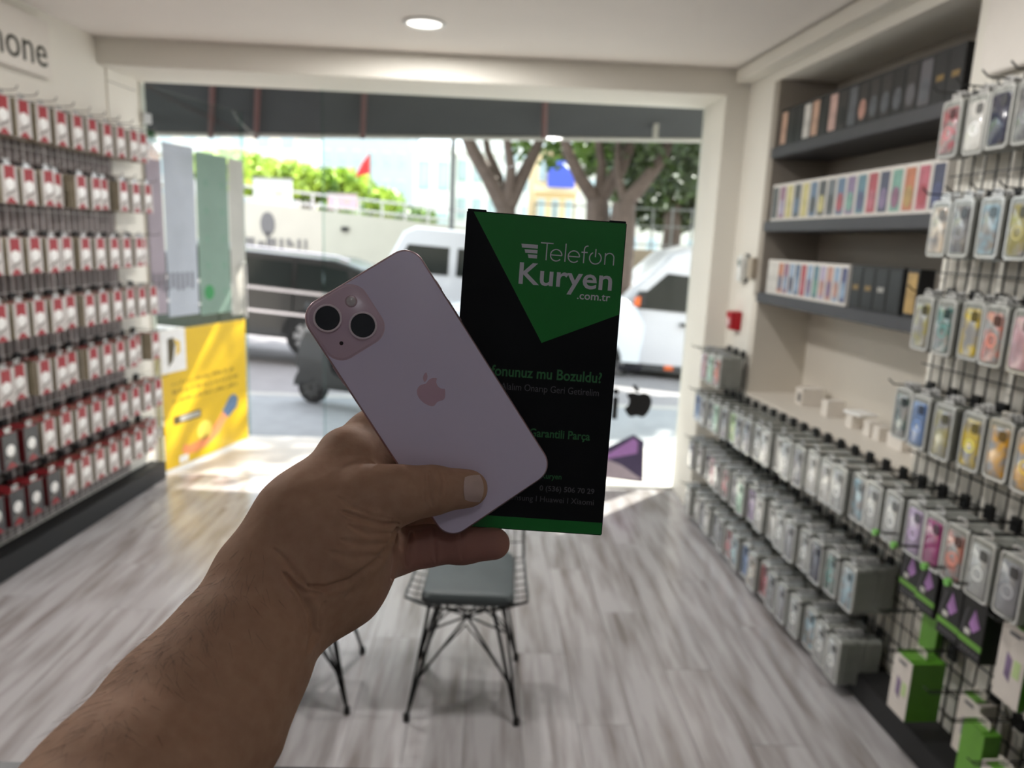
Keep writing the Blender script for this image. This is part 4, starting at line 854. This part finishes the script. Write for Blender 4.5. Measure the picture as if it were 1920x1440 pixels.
def vehicle(name, label, cat, loc, prof, wd, bodym, wins, wheels, wr, tilt=.075, rz=0):
    e_ = empty(name, label, cat, loc, rz); e_.rotation_euler = (0, tilt, rz)
    cx = sum(p[0] for p in prof)/len(prof); cz = sum(p[1] for p in prof)/len(prof)
    def rg(y, k): return [(cx+(p[0]-cx)*k, y*(1-.10*max(0, p[1]-.95)), cz+(p[1]-cz)*k) for p in prof]
    body = MB().loft([rg(-wd/2, .965), rg(-wd/2+.06, .995), rg(-wd/2+.14, 1), rg(wd/2-.14, 1), rg(wd/2-.06, .995), rg(wd/2, .965)]).build('body', bodym, e_, True)
    for poly in wins:
        for s in (-1, 1):
            yo = lambda z: s*(wd/2*(1-.10*max(0, z-.95))+.006)
            f = MB(); n = len(poly); inn = [(p[0], yo(p[1])-s*.03, p[1]) for p in poly]; out_ = [(p[0], yo(p[1]), p[1]) for p in poly]
            f.loft([inn, out_]).build('window', carglass, e_)
    for x in wheels:
        for s in (-1, 1): wheel(e_, x, s*(wd/2-.10), wr, .21, s)
        for s in (-1,): MB().loft([[(x+(wr+.07)*math.cos(t*.2618), s*(wd/2+.004), max(.24, wr+(wr+.07)*math.sin(t*.2618))) for t in range(13)], [(x+(wr+.07)*math.cos(t*.2618), s*(wd/2-.05), max(.24, wr+(wr+.07)*math.sin(t*.2618))) for t in range(13)]]).build('wheel_arch', M('arch_black', (16, 16, 17), .8), e_)
    return e_
q = at(548, 664, 9.3); q2 = at(700, 600, 9.3); gx = q2.x
carb = M('car_black', (20, 19, 21), .3, var=.03, coat=.3); chrome_ = M('chrome_strip', (206, 200, 204), .2, metal=.7)
e_ = vehicle('parked_car', 'black estate car with chrome strips parked across the street beside the yellow poster', 'car', (gx, 10.2, gz(q.x, 9.4)+.06), [(0, .42), (.03, .95), (-.10, 1.06), (-.28, 1.40), (-.7, 1.50), (-2.9, 1.50), (-3.8, 1.02), (-4.6, .88), (-4.8, .55), (-4.75, .24), (0, .26)], 1.8, carb,
             [[(-.42, 1.02), (-.52, 1.36), (-.95, 1.40), (-1.25, 1.40), (-1.25, 1.02)], [(-1.31, 1.02), (-1.31, 1.40), (-2.3, 1.40), (-2.3, 1.02)], [(-2.36, 1.02), (-2.36, 1.40), (-2.85, 1.40), (-3.35, 1.04)]], [-1.02, -3.75], .33)
e_.scale = (.86, .86, .86)
MB().box(-3.6, -.12, -.915, -.90, .955, 1.0).build('chrome_strip', chrome_, e_); MB().tube([(-.5, -.78, 1.50), (-.7, -.78, 1.55), (-2.7, -.78, 1.55), (-2.9, -.78, 1.50)], .022, 6).build('roof_rail', chrome_, e_, True)
MB().box(-4.2, -.3, -.91, -.90, .62, .66).build('door_trim', chrome_, e_)
for zc in (-1.28, -2.33): MB().box(zc-.006, zc+.006, -.908, -.895, .35, 1.45).build('door_gap', black, e_)
MB().box(-.03, .06, -.86, -.55, .80, 1.02).build('tail_lamp', lampr, e_, bevel=.02); MB().box(-.03, .06, .55, .86, .80, 1.02).build('tail_lamp', lampr, e_, bevel=.02)
vwh = M('van_white', (200, 200, 206), .3, var=.02, coat=.5)
vanprof = [(0, .5), (0, 2.3), (-.1, 2.5), (-2.9, 2.5), (-3.35, 2.36), (-4.35, 1.30), (-5.0, 1.08), (-5.15, .7), (-5.1, .3), (0, .32)]
# large white van on the right, nose towards the box
q = at(1296, 690, 13.0); e_ = vehicle('white_van', 'white panel van parked beyond the glass next to the pier', 'van', (at(1165, 690, 13).x+3.95, 13.6, -1.02), vanprof, 2.0, vwh, [[(-2.95, 1.36), (-2.95, 1.98), (-3.42, 2.0), (-4.05, 1.36)]], [-.95, -4.22], .36, .05)
MB().prism([(-3.98, 1.40), (-3.8, 1.42), (-3.8, 1.68), (-3.92, 1.66)], -1.2, -1.02, 'xz').build('wing_mirror', M('mirror_black', (24, 24, 26), .4), e_)
MB().prism([(-4.0, 1.42), (-3.9, 1.42), (-3.9, 1.58), (-4.0, 1.56)], -1.215, -1.2, 'xz').build('mirror_lamp', lampo, e_)
MB().box(-3.12, -2.9, -1.02, -.99, 1.12, 1.18).build('door_handle', M('mirror_black', (24, 24, 26), .4), e_); MB().box(-3.3, -3.15, -1.02, -.99, .34, .42).build('side_lamp', lampo, e_)
MB().box(-4.9, 0, -1.01, -.99, .30, .42).build('sill', M('sill_grey', (60, 60, 62), .6), e_); MB().box(-2.88, -2.87, -1.004, -.98, .45, 2.2).build('door_gap', black, e_)
# white minibus further back
xx = at(690, 500, 15.5).x
e_ = vehicle('minibus', 'white minibus with dark side windows behind the pink phone', 'van', (xx+4.3, 16.3, -.38), [(0, .5), (0, 2.2), (-.1, 2.45), (-4.2, 2.45), (-4.5, 2.3), (-4.95, 1.35), (-5.15, 1.1), (-5.2, .7), (-5.15, .3), (0, .32)], 2.0, vwh, [[(-3.3, 1.3), (-3.3, 2.0), (-4.35, 2.0), (-4.7, 1.3)], [(-1.75, 1.3), (-1.75, 2.0), (-3.1, 2.0), (-3.1, 1.3)], [(-.2, 1.3), (-.2, 1.95), (-1.6, 1.95), (-1.6, 1.3)]], [-1.0, -4.2], .35, .05); e_.scale = (.82, .82, .82)
# small pale car
xx = at(800, 560, 12.4).x
e_ = vehicle('hatchback', 'pale hatchback half hidden between the phone and the green box', 'car', (xx+3.6, 12.9, -.62), [(0, .5), (.02, .9), (-.15, 1.2), (-.6, 1.45), (-1.9, 1.45), (-2.75, 1.0), (-3.5, .85), (-3.7, .55), (-3.65, .25), (0, .27)], 1.66, M('car_pale', (214, 220, 228), .25, coat=.7), [[(-.45, .98), (-.65, 1.34), (-1.35, 1.36), (-1.35, .98)], [(-1.42, .98), (-1.42, 1.36), (-1.9, 1.36), (-2.45, 1.0)]], [-.7, -2.95], .29, .05)
# ---------------------------------------------------------------- scooter at the kerb
q = at(586, 764, 7.25); sc_ = empty('motor_scooter', 'dark grey motor scooter parked at the kerb behind the phone', 'scooter', (q.x, 7.3, -.09), math.radians(-24)); sc_.scale = (.78, .78, .78)
sg_ = M('scooter_grey', (26, 27, 28), .4, var=.05, coat=.2); sp_ = M('scooter_pale', (150, 156, 152), .35)
wheel(sc_, 0, 0, .21, .11, -1, M('scooter_rim', (60, 60, 60), .4)); wheel(sc_, 1.22, 0, .21, .12, -1, M('scooter_rim', (60, 60, 60), .4))
MB().tube([(0, 0, .21), (.06, 0, .45), (.16, 0, .82), (.20, 0, 1.0)], [.03, .05, .05, .025], 8).build('fork', black, sc_, True)
MB().loft([[(-.25*math.cos(k*.28), s*.085, .21+.27*math.sin(k*.28)) for k in range(10)] for s in (-1, 1)]).build('fender', sg_, sc_, True)
MB().prism([(-.20, .44), (-.10, .80), (.02, 1.0), (.20, 1.02), (.34, .84), (.48, .50), (.80, .38), (.80, .24), (.20, .24), (.06, .40)], -.19, .19, 'xz').build('leg_shield', sg_, sc_, True, bevel=.06)
MB().prism([(.16, .24), (.75, .24), (.80, .34), (.18, .33)], -.16, .16, 'xz').build('floorboard', black, sc_)
MB().loft([[(x, y*w_, z) for y, z in ((-.17, .35), (-.19, .5), (-.15, .68), (0, .72), (.15, .68), (.19, .5), (.17, .35))] for x, w_ in ((.68, .8), (.85, 1), (1.2, 1), (1.55, .5))]).build('rear_body', sp_, sc_, True)
MB().prism(rrect(.78, .12, .05, 4, 1.12, .77), -.15, .15, 'xz').build('saddle', black, sc_, bevel=.03)
MB().tube([(.26, -.36, 1.02), (.20, -.16, 1.04), (.18, 0, 1.02), (.20, .16, 1.04), (.26, .36, 1.02)], .016, 8).build('handlebar', black, sc_, True)
for s in (-1, 1):
    MB().tube([(.2, s*.2, 1.04), (.16, s*.27, 1.22)], .008, 6).build('mirror_stem', black, sc_); MB().lathe([(.005, -.012), (.06, -.008), (.062, .008), (.005, .012)], 14, (.15, s*.28, 1.26), 'x').build('mirror', black, sc_, True)
MB().lathe([(.005, -.05), (.07, -.03), (.08, .03), (.02, .06)], 14, (.04, 0, .86), 'x').build('headlamp', sp_, sc_, True)
# ---------------------------------------------------------------- retaining wall, planting, street furniture
wl = M('plaster_wall', (192, 187, 174), .8, var=.03, scale=2)
YW = 19.0
pA, pB = at(380, 356, YW), at(905, 428, YW)
rw = empty('street_wall', 'long cream plaster wall with railing and emblem across the street', 'wall', (0, YW, 0))
MB().prism([(pA.x-6, -3), (pB.x+1.5, -3), (pB.x+1.5, pB.z-.12), (pA.x-6, pA.z+.25)], 0, .4, 'xz').build('plaster', wl, rw)
for d_ in (.05, .32): MB().tube([(pA.x-6, .1, pA.z+.3+d_), (pB.x+1.5, .1, pB.z-.05+d_)], .035, 6).build('rail', M('railing', (196, 192, 190), .5), rw, True)
for i in range(26):
    t = i/25; x = pA.x-6+(pB.x+7.5-pA.x)*t; z = pA.z+.25+(pB.z-.12-pA.z-.25)*t; MB().box(x-.025, x+.025, .08, .13, z-.05, z+.4).build('rail_post', M('railing', (196, 192, 190), .5), rw)
q = at(502, 420, YW); MB().prism([(q.x+.18*math.cos(t*.449), q.z+.3*math.sin(t*.449)) for t in range(14)], -.02, 0, 'xz').build('tree_emblem', M('emblem_grey', (110, 108, 108), .7), rw); MB().box(q.x-.03, q.x+.03, -.02, 0, q.z-.55, q.z-.2).build('tree_emblem', M('emblem_grey', (110, 108, 108), .7), rw)
lt_ = MB(); q = at(462, 452, YW); x = q.x
while x < at(572, 452, YW).x:
    w_ = random.uniform(.04, .09); lt_.box(x, x+w_, -.02, 0, q.z-.10-random.choice((0, .05)), q.z+random.choice((.02, .1))); x += w_+random.choice((.025, .03, .10))
lt_.build('wall_lettering', M('emblem_grey', (110, 108, 108), .7), rw)
q = at(647, 430, YW); MB().box(q.x-.09, q.x+.09, -.06, 0, q.z-.05, q.z+.06).build('wall_lamp', M('mirror_black', (24, 24, 26), .4), rw)
# park side: low wall, fence, lawn
xa, xb = at(1000, 480, 17.5).x, at(1330, 480, 17.5).x+14
zl = at(1200, 468, 17.5).z
pk = empty('park_wall', 'low stone park wall with fence beneath the dark trees', 'wall', (0, 17.5, 0))
MB().box(xa, xb, 0, .4, -3, zl).build('stone_wall', M('park_stone', (164, 144, 126), .8, var=.08, scale=3), pk)
for d_ in (.12, .55, .95): MB().tube([(xa, .2, zl+d_), (xb, .2, zl+d_)], .02, 6).build('fence_rail', M('fence_grey', (120, 118, 116), .5), pk)
for i in range(40):
    x = xa+(xb-xa)*i/39; MB().box(x-.018, x+.018, .18, .22, zl, zl+1.0).build('fence_post', M('fence_grey', (120, 118, 116), .5), pk)
gr = MB().box(at(1150, 540, 16.5).x, xb, 16.2, 17.5, -3, at(1200, 512, 17).z).build('lawn', M('lawn_green', (70, 96, 40), .9, var=.3, scale=12)); tag(gr, kind='structure')
tag(MB().box(-60, 60, 19.4, 60, -3, 1.3).build('ground_far', M('far_ground', (150, 146, 130), .9)), kind='structure')
# ---------------------------------------------------------------- trees and bushes
def leaves(name, mat, parent, blobs, n, size):
    mb = MB(); V = []; Fc = []
    tot = sum(b[3]*b[4]*b[5] for b in blobs)
    for (x, y, z, rx, ry, rz_) in blobs:
        m = int(n*rx*ry*rz_/tot)
        d = rng.normal(size=(m, 3)); d /= np.linalg.norm(d, axis=1)[:, None]; r = rng.random(m)**.45
        p = d*r[:, None]*np.array([rx, ry, rz_])+np.array([x, y, z])
        a = rng.normal(size=(m, 3)); a /= np.linalg.norm(a, axis=1)[:, None]; b_ = np.cross(a, rng.normal(size=(m, 3))); b_ /= np.linalg.norm(b_, axis=1)[:, None]
        s = (size*(.6+.8*rng.random(m)))[:, None]
        k = len(V); V += np.stack([p-a*s, p-b_*s*.55, p+a*s, p+b_*s*.55], 1).reshape(-1, 3).tolist(); Fc += [(k+4*i, k+4*i+1, k+4*i+2, k+4*i+3) for i in range(m)]
    me = bpy.data.meshes.new(name); me.from_pydata(V, [], Fc); me.materials.append(mat); o = obj(name, me, parent); o['kind'] = 'stuff'; return o
def leafmat(name, a, b_):
    m = M(name, a, .5, var=.1, scale=2.2, second=b_, thr=(.35, .65)); bs = m.node_tree.nodes['Principled BSDF']; 
    if 'Transmission Weight' in bs.inputs: pass
    return m
bark = M('bark', (92, 78, 70), .85, var=.2, scale=9)
lf1 = leafmat('leaf_dark', (72, 92, 40), (34, 46, 20)); lf2 = leafmat('leaf_mid', (112, 146, 50), (60, 88, 30)); lf3 = leafmat('leaf_lime', (200, 222, 96), (120, 152, 60))
def tree(label, Y, base, limbs, blobs, leafm, n, size):
    b0 = at(*base[0], Y); e_ = empty('street_tree', label, 'tree', (b0.x, Y, b0.z), 0, 'street trees')
    def P(px, py, dy=0): p = at(px, py, Y); return (p.x-b0.x, dy, p.z-b0.z)
    tp = [P(*p) for p in base]; tp = [(tp[0][0]-.05, 0, tp[0][2]-2.2)]+tp
    MB().tube(tp, [.30, .24]+[.20]*(len(tp)-2), 10).build('trunk', bark, e_, True)
    for i, (pts, r) in enumerate(limbs):
        dy = random.uniform(-1, 1); pp_ = [P(p[0], p[1], dy*k/len(pts)) for k, p in enumerate(pts)]
        MB().tube(pp_, [r*(1-.5*k/(len(pp_)-1)) for k in range(len(pp_))], 8).build('branch', bark, e_, True)
    leaves('foliage', leafm, e_, [(P(b[0], b[1])[0], b[2], P(b[0], b[1])[2], b[3], b[4], b[5]) for b in blobs], n, size)
    return e_
tree('bare forked street tree rising behind the top of the green box', 14.5, [(948, 440), (948, 392)], [([(948, 395), (915, 330), (888, 285), (868, 240), (850, 190)], .17), ([(945, 392), (935, 330), (915, 280), (905, 220)], .11), ([(950, 390), (958, 320), (950, 270), (955, 200)], .11), ([(952, 390), (980, 330), (1005, 280), (1030, 215)], .15)],
     [(850, 60, 0, 2.2, 2.0, 1.3), (960, 30, .5, 2.2, 2, 1.2), (1040, 90, -.3, 1.6, 1.8, 1.0)], lf2, 5200, .13)
tree('thick branching street tree behind the box corner', 13.8, [(1122, 430), (1120, 372)], [([(1118, 378), (1085, 335), (1060, 290), (1040, 220)], .14), ([(1122, 372), (1128, 310), (1118, 250), (1120, 180)], .10), ([(1124, 375), (1160, 320), (1180, 270), (1205, 200)], .15)],
     [(1060, 262, 1.2, 1.0, .8, .45), (1150, 255, 1.0, 1.1, .9, .42), (1100, 40, 0, 2.6, 2.2, 1.5), (1230, 120, -1, 1.6, 1.6, .9)], lf2, 6800, .12)
tree('leaning street tree nearest the pier', 13.2, [(1166, 430), (1170, 380)], [([(1170, 384), (1205, 345), (1240, 300), (1275, 230)], .15), ([(1170, 380), (1160, 320), (1165, 250)], .09)],
     [(1290, 285, 1.5, 1.1, 1.0, .9), (1330, 180, 0, 2.2, 2.2, 1.4), (1240, 30, -1.5, 2.4, 2.4, 1.5)], lf1, 7500, .12)
tree('dark broad tree in the park behind the leaning trunk', 20.5, [(1260, 440), (1262, 360)], [([(1262, 365), (1230, 320), (1210, 270)], .2), ([(1262, 365), (1295, 310), (1310, 260)], .2)],
     [(1235, 330, 1, 1.5, 1.2, 1.0), (1300, 350, .5, 1.6, 1.2, 1.1), (1330, 290, 0, 2.2, 1.6, 1.4), (1200, 270, 2, 1.6, 1.2, .9), (1290, 400, 1.4, 1.8, .9, .5)], lf1, 9000, .15)
tree('unseen street tree added beyond the pier to shade the pavement', 13.2, [(1600, 560), (1600, 400)], [([(1600, 405), (1560, 300), (1500, 150)], .16), ([(1600, 405), (1640, 280), (1700, 100)], .16)],
     [(1590, 20, -.2, 1.7, 1.5, 1.3), (1480, 60, -.2, 1.6, 1.4, 1.0), (1660, -60, .3, 1.8, 1.6, 1.3), (1540, -150, .6, 1.7, 1.5, 1.2)], lf2, 9000, .12)  # tree out of view, added so its crown shades the pavement by the pier
def bush(label, px, py, Y, rx, rz_, leafm, n=2200, size=.16, extra=()):
    p = at(px, py, Y); e_ = empty('bush', label, 'bush', (p.x, Y, p.z-rz_), 0, 'bushes above the street wall')
    for k in range(3): MB().tube([(.1*(k-1), 0, -.6), (.25*(k-1)*rx, 0, rz_)], [.06, .03], 6).build('stem', bark, e_)
    leaves('foliage', leafm, e_, [(0, 0, rz_, rx, .9, rz_), (-rx*.5, .2, rz_*.8, rx*.6, .8, rz_*.8), (rx*.5, -.1, rz_*.9, rx*.6, .8, rz_*.75)]+list(extra), n, size)
bush('long clipped lime green hedge above the cream wall', 520, 335, 24, 1.5, .55, lf3, 3200); bush('lime hedge end beside the white sign', 430, 318, 24.5, 1.6, .6, lf3, 2600); bush('tall lime green bush below the red flag', 640, 350, 25, 1.1, .55, lf3, 2600); bush('lime hedge between the sign and the tall bush', 580, 345, 24.6, 1.0, .5, lf2, 2000)
bush('round bright green bush beside the white building', 722, 382, 23.5, .62, .50, lf3, 1600, .12); bush('low green shrub in front of the pink board', 640, 395, 22.5, .7, .3, lf2, 900, .12); bush('small green bush near the lamp post', 780, 408, 22.5, .6, .3, lf2, 700, .12)
# signs, flag, pole
def board(name, label, x0, x1, y0, y1, Y, mat, legs=True):
    a, b_ = at(x0, y1, Y), at(x1, y0, Y); e_ = empty(name, label, 'sign', (a.x, Y, a.z)); w_, h_ = b_.x-a.x, b_.z-a.z
    MB().box(0, w_, 0, .08, 0, h_).build('panel', mat, e_); MB().box(-.03, w_+.03, -.01, .09, h_, h_+.05).build('frame_top', M('fence_grey', (120, 118, 116), .5), e_)
    for i in range(2): MB().box(w_*(.2+.35*i), w_*(.42+.35*i), -.01, 0, h_*.45, h_*.62).build('print_patch', M('print_grey2', (170, 168, 160), .5), e_)
    for x in (.1*w_, .9*w_): MB().box(x-.03, x+.03, .02, .06, -3.4, 0).build('post', M('fence_grey', (120, 118, 116), .5), e_)
board('sign_board', 'white sign board on posts above the cream wall', 476, 546, 338, 392, 20.5, M('board_white', (186, 190, 192), .5)); board('sign_board', 'pale pink sign board among the green bushes', 615, 668, 366, 392, 21, M('board_pink', (206, 166, 186), .5)); board('sign_board', 'large pale billboard above the street bushes', 560, 600, 262, 305, 27, M('board_pale', (214, 226, 232), .5))
a, b_ = at(694, 400, 23), at(694, 285, 23); e_ = empty('flag_pole', 'red flag on a thin pole above the bushes', 'flag', (a.x, 23, a.z)); MB().tube([(0, 0, -1), (0, 0, b_.z-a.z)], .025, 6).build('pole', M('fence_grey', (120, 118, 116), .5), e_)
MB().add([(-.03, 0, b_.z-a.z-.05), (-.25, .08, b_.z-a.z-.30), (-.45, -.04, b_.z-a.z-.75), (-.03, 0, b_.z-a.z-.62), (-.03, .02, b_.z-a.z-.05), (-.25, .1, b_.z-a.z-.30), (-.45, -.02, b_.z-a.z-.75), (-.03, .02, b_.z-a.z-.62)], [(0, 1, 2, 3), (7, 6, 5, 4), (0, 4, 5, 1), (1, 5, 6, 2), (2, 6, 7, 3), (3, 7, 4, 0)]).build('flag', M('flag_red', (206, 40, 44), .6), e_)
a, b_ = at(846, 440, 18), at(846, 100, 18); e_ = empty('lamp_post', 'thin dark lamp post rising beside the forked tree', 'lamp post', (a.x, 18, a.z)); MB().tube([(0, 0, -2.5), (0, 0, b_.z-a.z)], [.07, .05], 8).build('pole', M('post_dark', (90, 92, 92), .5), e_, True); MB().tube([(0, 0, b_.z-a.z), (-.6, 0, b_.z-a.z+.3)], .04, 6).build('arm', M('post_dark', (90, 92, 92), .5), e_); MB().box(-1.0, -.55, -.1, .1, b_.z-a.z+.26, b_.z-a.z+.36).build('lantern', M('post_dark', (90, 92, 92), .5), e_)
# ---------------------------------------------------------------- buildings far behind
def building(label, x0, x1, y0, Y, wallm, nx, nz, winm, fl_=3.0, sill=None, band=None):
    a, b_ = at(x0, 420, Y), at(x1, y0, Y); w_ = b_.x-a.x; h_ = b_.z+2
    e_ = empty('building', label, 'building', (a.x, Y, -2), 0, 'buildings across the street')
    MB().box(0, w_, 0, 8, 0, h_).build('facade', wallm, e_)
    cw2 = w_/nx; ch = h_/nz
    wm = MB().box(0, cw2*.56, -.05, .02, 0, ch*.55).mesh('window', winm); pm_ = MB().box(cw2*.04, cw2*.52, -.08, -.05, ch*.04, ch*.51).mesh('pane', M('far_pane', (168, 184, 188), .15, var=.2, scale=1))
    for i in range(nx):
        for k in range(nz):
            wo = obj('window', wm, e_, (cw2*(i+.22), 0, ch*(k+.25))); obj('pane', pm_, wo)
    if band:
        for k in range(1, nz): MB().box(-.1, w_+.1, -.5, 0, ch*k-.1, ch*k+.35).build('balcony', band, e_)
    MB().box(-.15, w_+.15, -.2, 8.2, h_, h_+.3).build('cornice', wallm, e_)
    return e_
fw = M('far_white', (222, 222, 218), .8); fwn = M('far_window_frame', (206, 212, 214), .6); fb = M('far_beige', (214, 190, 150), .8); fbl = M('far_grey', (180, 190, 196), .8)
building('tall pale apartment block behind the lime hedge', 250, 560, 120, 60, M('far_cream', (222, 212, 198), .8), 7, 7, fwn, band=fw)
building('pale blue grey office block behind the red flag', 600, 770, 60, 58, fbl, 6, 9, fwn)
building('white building with tall green window beside the lamp post', 775, 850, 285, 42, fw, 2, 3, M('far_green_frame', (150, 190, 176), .5))
building('white building with small green windows behind the forked tree', 850, 940, 290, 44, fw, 3, 4, M('far_green_frame', (150, 190, 176), .5))
building('tall white block behind the forked tree crown', 880, 1010, 40, 64, fw, 5, 9, fwn)
building('beige building with balconies between the two trees', 1000, 1085, 290, 46, fb, 3, 4, fwn, band=M('far_band', (226, 206, 168), .7))
building('pale grey block behind the park trees', 1090, 1500, 180, 66, M('far_stone', (196, 192, 182), .8), 10, 7, fwn)
q = at(1040, 322, 45.2); tag(MB().box(q.x-.4, q.x+1.2, 45.0, 45.2, q.z-.9, q.z+.8).build('shop_sign', M('sign_blue', (60, 80, 190), .5)), 'blue sign mounted on the beige building with balconies', 'sign')
